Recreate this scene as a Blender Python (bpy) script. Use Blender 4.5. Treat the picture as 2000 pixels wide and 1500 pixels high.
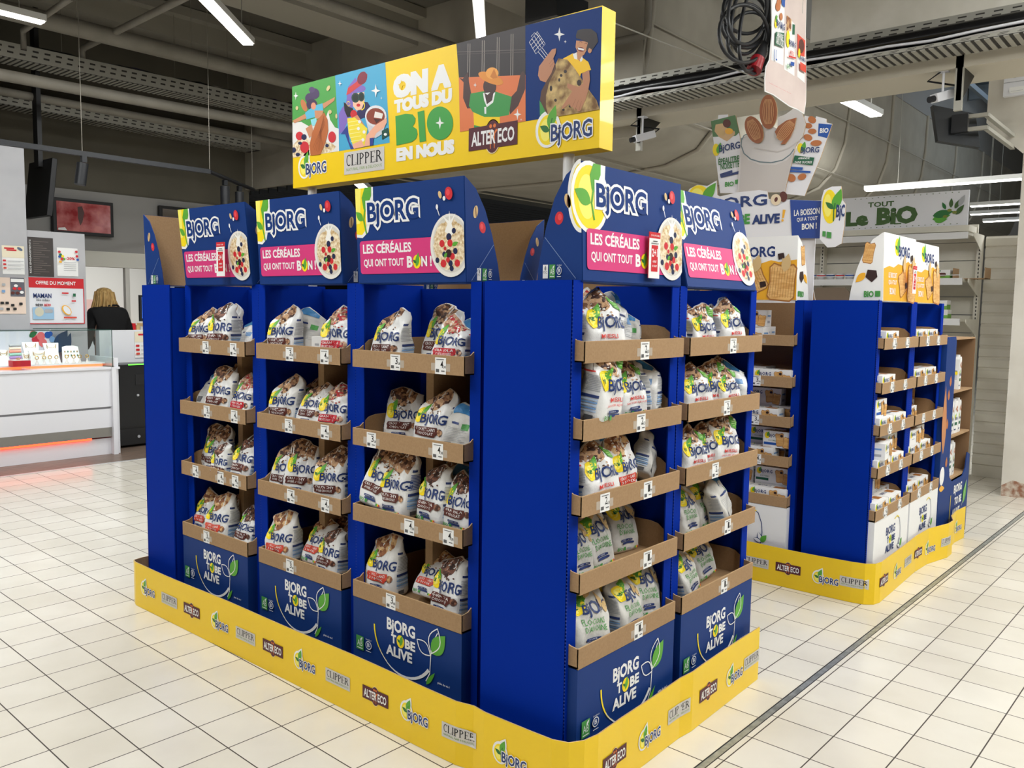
import bpy, bmesh, math, random
from mathutils import Vector, Matrix
from mathutils.geometry import tessellate_polygon
R=math.radians; PI=math.pi
for o in list(bpy.data.objects): bpy.data.objects.remove(o)
scn=bpy.context.scene; COL=scn.collection
# ---------------------------------------------------------------- camera
FPX=1659.6; CAM=Vector((-1.9365,-1.3921,1.3919)); _y,_p,_r=0.7048,0.0898,0.0148
D=Vector((math.cos(_p)*math.cos(_y),math.cos(_p)*math.sin(_y),-math.sin(_p)))
_rt=Vector((math.sin(_y),-math.cos(_y),0)); _up=_rt.cross(D)
RT=_rt*math.cos(_r)+_up*math.sin(_r); UP=-_rt*math.sin(_r)+_up*math.cos(_r)
cd=bpy.data.cameras.new('camera'); cam=bpy.data.objects.new('camera',cd); COL.objects.link(cam)
cd.sensor_width=36; cd.lens=FPX/2000*36; cd.clip_end=100
m=Matrix((RT,UP,-D)).transposed().to_4x4(); m.translation=CAM; cam.matrix_world=m
scn.camera=cam
def at(px,py,ax,val):
    r=D+RT*((px-1000)/FPX)-UP*((py-750)/FPX); return CAM+r*((val-CAM[ax])/r[ax])
# ---------------------------------------------------------------- world and lights
scn.view_settings.view_transform='Standard'; scn.view_settings.look='None'
scn.view_settings.exposure=0.06; scn.view_settings.gamma=1.0; scn.view_settings.use_curve_mapping=False
w=bpy.data.worlds.new('world'); scn.world=w; w.use_nodes=True
w.node_tree.nodes['Background'].inputs[0].default_value=(0.93,0.97,1.0,1); w.node_tree.nodes['Background'].inputs[1].default_value=0.33
def area(name,loc,sx,sy,power,rz=0,rx=0,col=(.98,1,1)):
    l=bpy.data.lights.new(name,'AREA'); l.shape='RECTANGLE'; l.size=sx; l.size_y=sy; l.energy=power; l.color=col
    o=bpy.data.objects.new(name,l); COL.objects.link(o); o.location=loc; o.rotation_euler=(rx,0,rz); return o
for (x,y,z,rz,L,P) in [(-3.4,-.4,3.5,40,4.,60),(-.9,-2.8,3.5,40,4.,62),(-1.0,1.6,3.5,40,3.,45),(1.9,4.9,3.52,40,1.4,45),(3.1,3.3,3.52,40,1.4,45),(.3,5.2,3.5,0,1.6,22),
      (1.7,-2.3,3.5,40,4.,60),(4.6,-2.2,3.5,0,3.,50),(7.4,1.9,3.5,0,2.,60),(6.6,-.9,3.5,0,3.,70),(-1.8,3.6,3.5,40,2.5,60)]:
    area('ceiling_tube_light',(x,y,z),L,.14,P,R(rz))
area('added_side_fill',(.6,-2.9,3.45),2.5,.25,26,R(-60),R(60))  # added tilted fills for beam, curved ceiling and shelving, not actual tubes
area('added_side_fill',(6.5,-3.2,3.45),4.,.25,60,0,R(70))
area('added_side_fill',(3.9,-2.0,3.45),1.6,.25,28,R(-75),R(62))
area('added_topper_fill',(1.5,-.9,3.5),1.5,.14,14,R(40))  # added fill that brightens the white topper, no known lamp
area('kiosk_back_room_light',(3.6,10.4,2.6),2.2,1.0,70)
# ---------------------------------------------------------------- helpers
def lin(c): return tuple(((v/255)/12.92 if v/255<=.04045 else ((v/255+.055)/1.055)**2.4) for v in c)
MATS={}
def M(name,rgb=None,rough=.5,metal=0,emit=0,spec=.5,alpha=1,coat=0):
    if name in MATS: return MATS[name]
    m=bpy.data.materials.new(name); m.use_nodes=True; b=m.node_tree.nodes['Principled BSDF']
    c=lin(rgb)+(1,); b.inputs['Base Color'].default_value=c; b.inputs['Roughness'].default_value=rough
    b.inputs['Metallic'].default_value=metal; b.inputs['Specular IOR Level'].default_value=spec; b.inputs['Coat Weight'].default_value=coat
    if emit: b.inputs['Emission Color'].default_value=c; b.inputs['Emission Strength'].default_value=emit
    if alpha<1: b.inputs['Alpha'].default_value=alpha
    MATS[name]=m; return m
def noisy(name,c1,c2,scale=20,rough=.6,bump=.0,bscale=60,detail=3,metal=0,stretch=None,coat=0,ramp=(.35,.65)):
    if name in MATS: return MATS[name]
    m=M(name,c1,rough,metal,coat=coat); nt=m.node_tree; N=nt.nodes; b=N['Principled BSDF']; K=nt.links.new
    tc=N.new('ShaderNodeTexCoord'); mp=N.new('ShaderNodeMapping'); K(tc.outputs['Object'],mp.inputs[0])
    if stretch: mp.inputs['Scale'].default_value=stretch
    n=N.new('ShaderNodeTexNoise'); n.inputs['Scale'].default_value=scale; n.inputs['Detail'].default_value=detail; K(mp.outputs[0],n.inputs['Vector'])
    r=N.new('ShaderNodeValToRGB'); r.color_ramp.elements[0].color=lin(c1)+(1,); r.color_ramp.elements[1].color=lin(c2)+(1,)
    r.color_ramp.elements[0].position,r.color_ramp.elements[1].position=ramp
    K(n.outputs['Fac'],r.inputs[0]); K(r.outputs[0],b.inputs['Base Color'])
    if bump:
        n2=N.new('ShaderNodeTexNoise'); n2.inputs['Scale'].default_value=bscale; n2.inputs['Detail'].default_value=4; K(mp.outputs[0],n2.inputs['Vector'])
        bp=N.new('ShaderNodeBump'); bp.inputs['Strength'].default_value=bump; bp.inputs['Distance'].default_value=.01; K(n2.outputs['Fac'],bp.inputs['Height']); K(bp.outputs[0],b.inputs['Normal'])
    return m
def tag(o,label=None,cat=None,group=None,kind=None):
    if label: o['label']=label
    if cat: o['category']=cat
    if group: o['group']=group
    if kind: o['kind']=kind
    return o
def empty(name,loc=(0,0,0),rz=0,parent=None):
    o=bpy.data.objects.new(name,None); COL.objects.link(o); o.location=loc; o.rotation_euler=(0,0,rz); o.empty_display_size=.05
    if parent: o.parent=parent
    return o
class G:
    def __init__(s): s.v=[];s.f=[];s.m=[];s.mats=[];s.sm=[]
    def mi(s,mat):
        if mat not in s.mats: s.mats.append(mat)
        return s.mats.index(mat)
    def add(s,vs,fs,mat,smooth=False):
        b=len(s.v); s.v+= [tuple(v) for v in vs]; k=s.mi(mat)
        for f in fs: s.f.append(tuple(b+i for i in f)); s.m.append(k); s.sm.append(smooth)
        return s
    def box(s,a,b,mat,xf=None):
        x0,y0,z0=a;x1,y1,z1=b
        vs=[Vector((x,y,z)) for z in (z0,z1) for y in (y0,y1) for x in (x0,x1)]
        if xf: vs=[xf@v for v in vs]
        return s.add(vs,[(0,2,3,1),(4,5,7,6),(0,1,5,4),(2,6,7,3),(0,4,6,2),(1,3,7,5)],mat)
    def prism(s,pts,fn,t0,t1,mat,side=None,smooth=False):
        """extrude 2D outline pts; fn(u,v,t)->xyz"""
        n=len(pts); vs=[fn(u,v,t0) for u,v in pts]+[fn(u,v,t1) for u,v in pts]
        tr=tessellate_polygon([[Vector((u,v,0)) for u,v in pts]])
        s.add(vs,[tuple(t) for t in tr]+[tuple(n+i for i in reversed(t)) for t in tr],mat)
        s.add(vs,[(i,(i+1)%n,n+(i+1)%n,n+i) for i in range(n)],side or mat,smooth); return s
    def tube(s,pts,r,mat,n=8,caps=True,radii=None):
        pts=[Vector(p) for p in pts]; rings=[]; prev=None
        for i,p in enumerate(pts):
            t=(pts[min(i+1,len(pts)-1)]-pts[max(i-1,0)])
            t=t.normalized() if t.length>1e-9 else Vector((0,0,1))
            if prev is None: a=t.orthogonal().normalized()
            else:
                a=prev-t*prev.dot(t); a=a.normalized() if a.length>1e-6 else t.orthogonal().normalized()
            prev=a; b=t.cross(a); rr=radii[i] if radii else r
            rings.append([p+(a*math.cos(2*PI*k/n)+b*math.sin(2*PI*k/n))*rr for k in range(n)])
        vs=[v for rg in rings for v in rg]; fs=[]
        for i in range(len(pts)-1):
            for k in range(n): fs.append((i*n+k,i*n+(k+1)%n,(i+1)*n+(k+1)%n,(i+1)*n+k))
        s.add(vs,fs,mat,True)
        if caps: s.add(rings[0],[tuple(reversed(range(n)))],mat); s.add(rings[-1],[tuple(range(n))],mat)
        return s
    def lathe(s,prof,mat,c=(0,0,0),n=20,sx=1,sy=1):
        vs=[];fs=[]
        for r,z in prof:
            for k in range(n): vs.append((c[0]+r*sx*math.cos(2*PI*k/n),c[1]+r*sy*math.sin(2*PI*k/n),c[2]+z))
        for i in range(len(prof)-1):
            for k in range(n): fs.append((i*n+k,i*n+(k+1)%n,(i+1)*n+(k+1)%n,(i+1)*n+k))
        return s.add(vs,fs,mat,True)
    def art(s,A,fn,sub=None):
        for (k,mat,vs,fs) in A.items:
            if sub: vs,fs=subdiv(vs,fs,sub)
            s.add([fn(x,y,k*A.step) for x,y in vs],fs,mat)
        return s
    def build(s,name,parent=None,loc=(0,0,0),rot=(0,0,0),bevel=0):
        me=bpy.data.meshes.new(name); me.from_pydata(s.v,[],s.f)
        for mt in s.mats: me.materials.append(mt)
        me.polygons.foreach_set('material_index',s.m); me.polygons.foreach_set('use_smooth',s.sm); me.update()
        o=bpy.data.objects.new(name,me); COL.objects.link(o); o.location=loc; o.rotation_euler=rot
        if parent: o.parent=parent
        if bevel:
            b=o.modifiers.new('bevel','BEVEL'); b.width=bevel; b.segments=2; b.limit_method='ANGLE'
        return o
def subdiv(vs,fs,L):
    bm=bmesh.new(); bv=[bm.verts.new((x,y,0)) for x,y in vs]
    for f in fs:
        try: bm.faces.new([bv[i] for i in f])
        except ValueError: pass
    bmesh.ops.triangulate(bm,faces=bm.faces[:])
    for _ in range(4):
        e=[e for e in bm.edges if e.calc_length()>L]
        if not e: break
        bmesh.ops.subdivide_edges(bm,edges=e,cuts=1); bmesh.ops.triangulate(bm,faces=bm.faces[:])
    bm.verts.index_update(); r=([(v.co.x,v.co.y) for v in bm.verts],[tuple(v.index for v in f.verts) for f in bm.faces]); bm.free(); return r
_TC={}
def txt(s,off=0.0,res=2):
    k=(s,round(off,4),res)
    if k not in _TC:
        c=bpy.data.curves.new('t','FONT'); c.body=s; c.size=1; c.offset=off; c.resolution_u=res; c.fill_mode='FRONT'
        o=bpy.data.objects.new('t',c); me=o.to_mesh()
        _TC[k]=([(v.co.x,v.co.y) for v in me.vertices],[tuple(p.vertices) for p in me.polygons])
        o.to_mesh_clear(); bpy.data.objects.remove(o); bpy.data.curves.remove(c)
    return _TC[k]
class Art:
    def __init__(s,step=.0002,base=1): s.items=[];s.k=base;s.step=step
    def _a(s,mat,vs,fs): s.items.append((s.k,mat,vs,fs)); s.k+=1; return s
    def poly(s,pts,mat):
        pts=[tuple(p) for p in pts]
        return s._a(mat,pts,[tuple(t) for t in tessellate_polygon([[Vector((x,y,0)) for x,y in pts]])])
    def rect(s,x0,y0,x1,y1,mat): return s.poly([(x0,y0),(x1,y0),(x1,y1),(x0,y1)],mat)
    def rrect(s,x0,y0,x1,y1,r,mat):
        p=[]
        for cx,cy,a in ((x1-r,y0+r,-90),(x1-r,y1-r,0),(x0+r,y1-r,90),(x0+r,y0+r,180)):
            p+=[(cx+r*math.cos(R(a+b)),cy+r*math.sin(R(a+b))) for b in range(0,91,18)]
        return s.poly(p,mat)
    def ell(s,cx,cy,rx,ry,mat,rot=0,n=24,a0=0,a1=360):
        c,q=math.cos(R(rot)),math.sin(R(rot)); p=[]
        full=(a1-a0)>=360
        for i in range(n if full else n+1):
            a=R(a0+(a1-a0)*i/n); x,y=rx*math.cos(a),ry*math.sin(a); p.append((cx+c*x-q*y,cy+q*x+c*y))
        return s.poly(p,mat)
    def stroke(s,pts,w,mat,w2=None):
        P=[Vector(p) for p in pts]; L=[];Rr=[]
        for i,p in enumerate(P):
            t=(P[min(i+1,len(P)-1)]-P[max(i-1,0)]).normalized(); n=Vector((-t.y,t.x))
            ww=w if w2 is None else w+(w2-w)*i/(len(P)-1)
            L.append(p+n*ww/2);Rr.append(p-n*ww/2)
        n=len(P); return s._a(mat,[tuple(v) for v in L+Rr],[(i,n+i,n+i+1,i+1) for i in range(n-1)])
    def leaf(s,x0,y0,x1,y1,fat,mat,bend=0):
        a=Vector((x0,y0));b=Vector((x1,y1));d=b-a;n=Vector((-d.y,d.x)); p=[]
        for i in range(9): t=i/8; p.append(a+d*t+n*(fat*math.sin(PI*t**.8)+bend*math.sin(PI*t)))
        for i in range(7,0,-1): t=i/8; p.append(a+d*t+n*(-fat*math.sin(PI*t**.8)+bend*math.sin(PI*t)))
        return s.poly(p,mat)
    def star(s,x,y,rx,ry,mat):
        return s.poly([(x,y+ry),(x+rx*.22,y+ry*.2),(x+rx,y),(x+rx*.22,y-ry*.2),(x,y-ry),(x-rx*.22,y-ry*.2),(x-rx,y),(x-rx*.22,y+ry*.2)],mat)
    def text(s,t,mat,x0,y0,x1,y1,bold=.02,om=None,ow=0,slant=0,rot=0,res=2,om2=None,ow2=0):
        vs,fs=txt(t,bold,res); X=[v[0] for v in vs];Y=[v[1] for v in vs]
        ax,bx,ay,by=min(X),max(X),min(Y),max(Y); sx=(x1-x0)/(bx-ax); sy=(y1-y0)/(by-ay)
        cx,cy=(x0+x1)/2,(y0+y1)/2; c,q=math.cos(R(rot)),math.sin(R(rot))
        def tf(v):
            x=x0+(v[0]-ax)*sx; y=y0+(v[1]-ay)*sy; x+=slant*(y-y0)-cx; y-=cy
            return (cx+c*x-q*y,cy+q*x+c*y)
        for mm,ww in ((om2,ow2),(om,ow)):
            if mm:
                v2,f2=txt(t,bold+ww,res); s._a(mm,[tf(v) for v in v2],f2)
        return s._a(mat,[tf(v) for v in vs],fs)
    def place(s,B,x,y,sc=1,rot=0):
        c,q=math.cos(R(rot))*sc,math.sin(R(rot))*sc
        for (k,m,vs,fs) in B.items: s.items.append((s.k+k,m,[(x+c*u-q*v,y+q*u+c*v) for u,v in vs],fs))
        s.k+=max([i[0] for i in B.items])+1; return s
# palette
BL=M('panel_blue',(0,43,150),.65,spec=.06); BLI=M('panel_blue_gloss',(2,44,140),.4)
NV=M('print_navy',(16,54,120),.55,spec=.25); NV2=M('ink_navy',(24,52,112),.5); WH=M('print_white',(240,240,238),.5)
YE=M('print_yellow',(250,210,8),.4,coat=.2); YL=M('lemon',(250,222,20),.5); YL2=M('lemon_pale',(252,240,110),.5); GR=M('leaf_green',(90,168,52),.5); GR2=M('leaf_dark',(38,112,50),.5)
PK=M('print_pink',(214,56,124),.5); RD=M('print_red',(205,30,40),.5); BRN=M('label_brown',(92,42,34),.5); BK=M('ink_black',(20,20,22),.5)
KR=noisy('kraft_cardboard',(158,126,90),(166,134,97),160,.8,.03,300); KRE=M('cardboard_edge',(184,152,112),.8); KRD=M('kraft_dark',(128,98,68),.8)
CHOC=M('choc_dark',(48,26,22),.5); MAR=M('label_maroon',(84,24,36),.5); ORG=M('print_orange',(226,118,50),.5); GY=M('print_grey',(206,202,196),.5)
RASP=M('raspberry',(206,38,48),.5); BERRY=M('blueberry',(36,42,78),.4); OATC=M('oat_single',(214,182,128),.6); CAP=M('ink_lightgrey',(170,172,176),.6); TEAL=M('print_teal',(22,96,64),.5)
CERT=M('cert_green',(70,150,70),.5); SKB=M('print_blue',(30,84,168),.5)
OATS=noisy('print_oats',(196,160,104),(246,234,206),90,.6,detail=6)
PAPER=M('paper_white',(238,238,236),.6); TAPE=M('clear_tape',(232,226,214),.2,alpha=.45)
# ---------------------------------------------------------------- reusable prints
def logo_bjorg(outline=True,lemon=True,col=None,w=1.0):
    """lemon, leaf and word; about 1 wide, .5 high, origin lower left"""
    A=Art(); col=col or NV2
    if outline: A.ell(.2,.27,.235,.27,WH); A.leaf(.2,.3,.37,.66,.3,WH)
    if lemon:
        A.ell(.2,.26,.185,.22,YL); A.ell(.16,.26,.1,.16,YL2); A.leaf(.22,.28,.34,.6,.24,GR); A.leaf(.23,.24,.05,.33,.24,GR2 if outline else GR); A.stroke([(.25,.08),(.23,.25),(.28,.42)],.02,GR2)
    A.text('BjORG',col,.26,.0,1.0,.33,.022,WH if outline else None,.06)
    return A
LOGO=logo_bjorg(); LOGOP=logo_bjorg(False)
def serif(A,t,mat,x,y,h,w):
    """narrow serif capitals built from thick and thin strokes"""
    th,tn=.16*h,.05*h
    def V(a,b,c,d,tk): A.rect(a,b,c,d,mat); A.k-=1
    for ch in t:
        if ch in 'LIPER':
            V(x,y,x+th,y+h,0); V(x-.07*h,y,x+th+.07*h,y+tn,0); V(x-.07*h,y+h-tn,x+th+.07*h,y+h,0)
        if ch in 'PR':
            A.stroke([(x+th+w*.36*math.sin(R(a)),y+h*.74-h*.235*math.cos(R(a))*-1) for a in range(0,181,20)],.09*h,mat); A.k-=1
            A.stroke([(x+th+w*.39*math.sin(R(a)),y+h*.74+h*.2*math.cos(R(a))) for a in range(40,141,20)],.13*h,mat); A.k-=1
        if ch=='R': A.stroke([(x+th+.2*w,y+h*.52),(x+w*.82,y+.02*h)],.15*h,mat); A.k-=1
        if ch in 'LE': V(x,y,x+w*.72,y+tn,0); V(x+w*.66,y,x+w*.72,y+.26*h,0)
        if ch=='E': V(x,y+h-tn,x+w*.68,y+h,0); V(x+w*.62,y+h*.78,x+w*.68,y+h,0); V(x,y+h*.48,x+w*.45,y+h*.54,0); V(x+w*.42,y+h*.4,x+w*.46,y+h*.62,0)
        if ch=='C':
            A.stroke([(x+w*.42+w*.36*math.cos(R(a)),y+h*.5+h*.47*math.sin(R(a))) for a in range(48,320,16)],.1*h,mat); A.k-=1
            V(x+w*.62,y+h*.7,x+w*.68,y+h*.98,0)
        x+= .42*w if ch=='I' else .88*w
    A.k+=1; return A
def logo_clipper():
    A=Art(); A.rect(0,0,1,.36,GY)
    serif(A,'CLIPPER',BK,.06,.135,.18,.155); A.text('NATURAL, FAIR & DELICIOUS',M('ink_olive',(110,150,40),.5),.06,.045,.94,.1,.0,res=1)
    return A
def logo_alter():
    A=Art(); A.ell(.5,.26,.17,.26,M('print_cream',(238,214,160),.5)); A.ell(.5,.26,.155,.245,MAR); A.rect(0,.09,1,.44,MAR)
    for x in (.46,.54): A.ell(x,.42,.028,.03,ORG); A.stroke([(x+(x-.5)*1.2,.36),(x,.3),(x,.08)],.04,ORG,.015)
    A.text('ALTER ECO',WH,.06,.15,.94,.37,.03); return A
CLIP=logo_clipper(); ALT=logo_alter()
def cert(ab=True,b=True,fsc=False):
    A=Art(); x=0
    if fsc: A.rect(0,0,.7,1,WH); A.text('FSC',M('ink_grey',(120,124,128),.5),.1,.35,.6,.55,.01); A.leaf(.35,.55,.35,.95,.3,M('ink_grey'),0); x=.9
    if ab: A.rect(x,0,x+.8,1,CERT); A.text('AB',WH,x+.12,.28,x+.68,.7,.0); A.rect(x+.1,.1,x+.7,.16,WH); A.leaf(x+.45,.7,x+.7,.95,.2,WH); x+=1.
    if b:
        A.ell(x+.35,.55,.32,.3,WH,n=20); A.ell(x+.35,.55,.26,.24,NV,n=20); A.text('B',WH,x+.22,.42,x+.48,.7,.02); A.rect(x+.08,.1,x+.62,.14,WH); A.text('Certified',WH,x+.05,.9,x+.65,1.,.0,res=1)
    return A
CERT1=cert(); CERT2=cert(fsc=True); ABONLY=cert(b=False)
def bowl():
    A=Art(); P=M('bowl_white',(232,230,224),.4)
    A.ell(0,0,1,1.1,P,n=40); A.ell(.02,.03,.9,.98,M('bowl_shade',(214,210,202),.5),n=36); rnd=random.Random(3)
    A.poly([(math.cos(R(a))*(.78+.08*rnd.random()),.02+math.sin(R(a))*(.82+.09*rnd.random())) for a in range(0,360,9)],OATS)
    A.poly([(-.25,.5),(-.1,.75),(-.35,1.05),(-.05,.85),(0,1.2),(.05,.85),(.3,1.1),(.1,.75),(.2,.45),(.05,.3)],M('milk',(246,244,238),.4))
    for x,y,r,mt in [(-.05,.3,.13,BERRY),(-.4,.08,.13,RASP),(0,.08,.13,RASP),(.25,-.2,.11,BERRY),(-.08,-.28,.15,CHOC),(.1,-.38,.12,RASP),(-.35,-.62,.14,RASP),(.33,-.62,.13,RASP),(-.65,-.5,.1,BERRY),(0,-.62,.11,BERRY),(-.3,-.3,.1,BERRY),(.2,.5,.1,BERRY),(-.25,-.1,.07,RASP),(.05,-.8,.1,BERRY),(-.12,-.5,.1,RASP)]:
        A.ell(x,y,r,r,mt,n=14); A.k-=1
    A.k+=1; A.leaf(.1,0,.4,.1,.25,GR); A.leaf(-.3,-.4,-.15,-.25,.3,GR)
    return A
BOWL=bowl()
def raspberry_art(A,x,y,r):
    A.ell(x,y,r*.8,r,RASP,rot=15,n=16); A.ell(x-r*.15,y+r*.15,r*.4,r*.5,M('raspberry_light',(232,80,86),.4),n=12)
# ---------------------------------------------------------------- cereal header print, u 0..51 cm, v 0..32 cm (in m)
def header_art(wrap=False):
    A=Art(); W,Hh=.51,.318
    A.rect(0,.0,W,Hh,NV)
    # lemon patch at top left corner with white edge
    if wrap:
        A.ell(.035,.225,.085,.098,WH); A.ell(.035,.225,.073,.086,YL); A.ell(.02,.225,.04,.06,YL2)
        A.poly([(x,y) for x,y in [(.06,.318),(.06,.26),(.075,.24),(.1,.25),(.105,.318)]],WH)
    else:
        A.poly([(0,.318),(0,.155),(.03,.152),(.06,.17),(.09,.25),(.092,.318)],WH); A.poly([(0,.318),(0,.165),(.028,.162),(.05,.18),(.07,.318)],YL); A.poly([(0,.318),(0,.2),(.02,.2),(.03,.318)],YL2)
    A.poly([(.04,.25),(.033,.285),(.05,.318),(.083,.318),(.082,.29),(.065,.262),(.048,.235)],GR)
    A.leaf(.036,.21,-.0 if not wrap else -.035,.24,.28,GR); A.stroke([(.052,.165),(.04,.21),(.055,.28)],.007,GR)
    A.text('BjORG',NV,.06,.182,.31,.268,.03,WH,.085,om2=NV,ow2=.0,res=4)
    A.rrect(.016,.03,.44,.141,.012,PK)
    A.text('LES CÉRÉALES',WH,.032,.098,.272,.141-.004,.03)
    A.text('QUI ONT TOUT',WH,.034,.05,.235,.08,.025); A.text('B',WH,.25,.048,.277,.085,.04); A.ell(.297,.066,.018,.022,YL,n=18); A.leaf(.295,.05,.305,.095,.2,GR); A.leaf(.295,.062,.279,.072,.25,GR2)
    A.text('N !',WH,.318,.05,.366,.084,.04)
    A.place(BOWL,.462-.012,.112,.088); A.items=[(k,m,[(min(x,W) ,y) for x,y in vs],fs) for k,m,vs,fs in A.items]
    raspberry_art(A,.45,.27,.02); A.ell(.412,.268,.007,.012,OATC,rot=20); A.ell(.43,.256,.006,.007,WH)
    A.ell(.398,.232,.005,.008,WH); A.stroke([(.399,.228),(.408,.205)],.003,WH)
    return A
HDR=header_art(); HDRW=header_art(True)
def cheek_art(left=False):
    """(a,z) a = distance back from the front edge"""
    A=Art(); raspberry_art(A,.075,.17,.018); A.ell(.045,.215,.01,.02,OATC,rot=-15); A.stroke([(.045,.23),(.047,.2)],.003,BRN)
    if left: A.place(CERT2,.15,.008,-.0)
    A.stroke([(.02,.005),(.125,.12)],.002,M('fold_line',(120,140,180),.4)); return A
CK=[(0,0),(0,.318),(.012,.311),(.05,.285),(.09,.225),(.12,.15),(.145,.06),(.155,0)]
def header_card(parent,W=.57,x0=.03,z0=1.468,front=-.012,lean=-.015,wrap=False,art=None,wd=.51,body=NV,cheek=None,certs=True,name='header_card'):
    g=G(); t=.004
    def F(u,v,h): return (x0+u*wd/.51,front+lean*v/.318-h-t/2,z0+v)
    g.prism([(0,0),(.51,0),(.51,.318),(0,.318)],lambda u,v,h:(x0+u*wd/.51,front+lean*v/.318+h,z0+v),-t/2,t/2,body)
    g.add([(x0,front+lean+t/2+.0006,z0+.317),(x0+wd,front+lean+t/2+.0006,z0+.317),(x0+wd,front+t/2+.0006,z0+.001),(x0,front+t/2+.0006,z0+.001)],[(0,1,2,3)],KR)
    g.art(art or (HDRW if wrap else HDR),F)
    for sx,sgn in ((x0,-1),(x0+wd,1)):
        pts=[(a+lean/.318*z,z) for a,z in CK]
        g.prism(pts,lambda a,z,h:(sx+h,front+a,z0+z),-.002,.002,body)
        g.prism([(a*.98+.002,z*.99+.001) for a,z in pts],lambda a,z,h:(sx-sgn*.0025+h*.1,front+a,z0+z),-.002,.002,KR)
        C=(cheek(sgn<0) if cheek else cheek_art())
        g.art(C,lambda a,z,h:(sx+sgn*(.0022+h),front+a+lean/.318*z,z0+z))
        if certs:
            w_=.018
            if sgn>0: g.art(CERT2,lambda a,z,h:(sx+.0024+h,front+.045+a*.026,z0+.006+z*.038))
            else: g.art(CERT2,lambda a,z,h:(sx-.0024-h,front+.135-a*.026,z0+.006+z*.038))
    if wrap:
        B=Art(); B.ell(0,.225,.045,.098,WH,a0=-90,a1=90); B.ell(0,.225,.035,.086,YL,a0=-90,a1=90); B.leaf(0,.225,.03,.24,.3,GR)
        g.art(B,lambda a,z,h:(x0-.0026-h,front+lean*z/.318+a,z0+z))
    # bottom fold
    g.box((x0,front,z0-.003),(x0+wd,front+.12,z0),body)
    return g.build(name,parent)
def price_art(p):
    A=Art(); A.rect(-.042,.006,.042,.03,TAPE); A.rect(-.024,-.004,.024,.048,PAPER); A.text(p[0],BK,.0,.016,.012,.038,.01); A.text(p[2:],BK,.013,.014,.023,.024,.01,res=1)
    A.rect(-.02,.002,-.006,.012,M('ink_mid',(90,90,92),.5)); A.rect(-.018,.041,.016,.043,M('ink_mid')); A.rect(.004,.005,.019,.008,M('ink_mid')); return A
PA={p:price_art(p) for p in ('3,68','4,38','2,13','1,49','1,99')}
def tray(parent,x0,x1,z0,front,back,lip=.056,high=.095,prices=(),tilt=0,name='tray'):
    g=G(); t=.004
    g.box((x0,front,z0),(x1,back,z0+t),KR)
    g.box((x0,front-.001,z0-.002),(x1,front+t,z0+lip),KR); g.box((x0+.0005,front-.0005,z0+lip),(x1-.0005,front+t-.0005,z0+lip+.0015),KRE)
    pr=[(front,z0),(front,z0+lip),(front+.03,z0+lip+.004),(front+.07,z0+high-.006),(front+.1,z0+high),(back,z0+high),(back,z0)]
    for x in (x0,x1-t):
        g.prism(pr,lambda a,z,h:(x+h,a,z),0,t,KR,KRE)
    g.box((x0,back-t,z0),(x1,back,z0+high),KR)
    o=g.build(name,parent)
    for u,p in prices:
        q=G(); q.art(PA[p],lambda a,z,h:(x0+u+a,front-.0015-h,z0+z+.002)); e=q.build('price_label',o)
    return o
def base_print(white=False):
    A=Art(); c=WH if not white else NV2
    A.text('BjORG',c,.178,.282,.318,.338,.035); A.text('T',c,.2,.253,.226,.284,.045); A.ell(.247,.268,.019,.022,YL,n=18); A.leaf(.246,.253,.256,.292,.2,GR); A.leaf(.245,.265,.231,.274,.25,GR2)
    A.text('BE',c,.27,.252,.32,.284,.045); A.text('ALIVE',c,.176,.208,.306,.244,.04)
    arc=[(.115+.0*a,0) for a in (0,)]
    pts=[(.262-.147*math.cos(R(a)),.297-.14*math.sin(R(a))) for a in range(0,150,8)]
    if not white:
        A.stroke(pts[:8],.007,YL,.004); A.stroke([(x+.004,y-.004) for x,y in pts[4:]],.002,WH,.012)
        A.stroke([(.372,.17),(.39,.2),(.395,.27),(.41,.32),(.425,.345)],.0035,WH); A.leaf(.40,.27,.46,.345,.3,GR); 
        for a,b in (((.397,.27),(.425,.36)),((.394,.262),(.33,.3))):
            B=Vector(b)-Vector(a); n=Vector((-B.y,B.x))
            A.stroke([Vector(a)+B*(i/8)+n*.28*math.sin(PI*i/8) for i in range(9)],.0035,WH); A.stroke([Vector(a)+B*(i/8)-n*.28*math.sin(PI*i/8) for i in range(9)],.0035,WH)
        A.leaf(.375,.16,.415,.21,.12,GR); A.place(CERT1,.02,.185,.05); A.text('plein de vie !',WH,.43,.178,.485,.188,.02,res=1)
    else:
        A.stroke([(.3,.36),(.34,.37),(.38,.35),(.4,.3),(.405,.25),(.4,.2)],.004,NV2); A.stroke([(.3,.36),(.34,.37),(.37,.358)],.006,YL)
        for a,b in (((.4,.2),(.385,.25)),((.4,.2),(.36,.215))):
            A.leaf(a[0],a[1],b[0],b[1],.3,NV2); A.leaf(a[0],a[1],b[0],b[1],.2,WH)
        A.leaf(.4,.2,.43,.24,.3,GR); A.stroke([(.4,.2),(.39,.15),(.37,.12)],.004,NV2); A.text('BIO',TEAL,.02,.02,.1,.06,.03)
    return A
BPR=base_print(); BPW=base_print(True)
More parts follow.
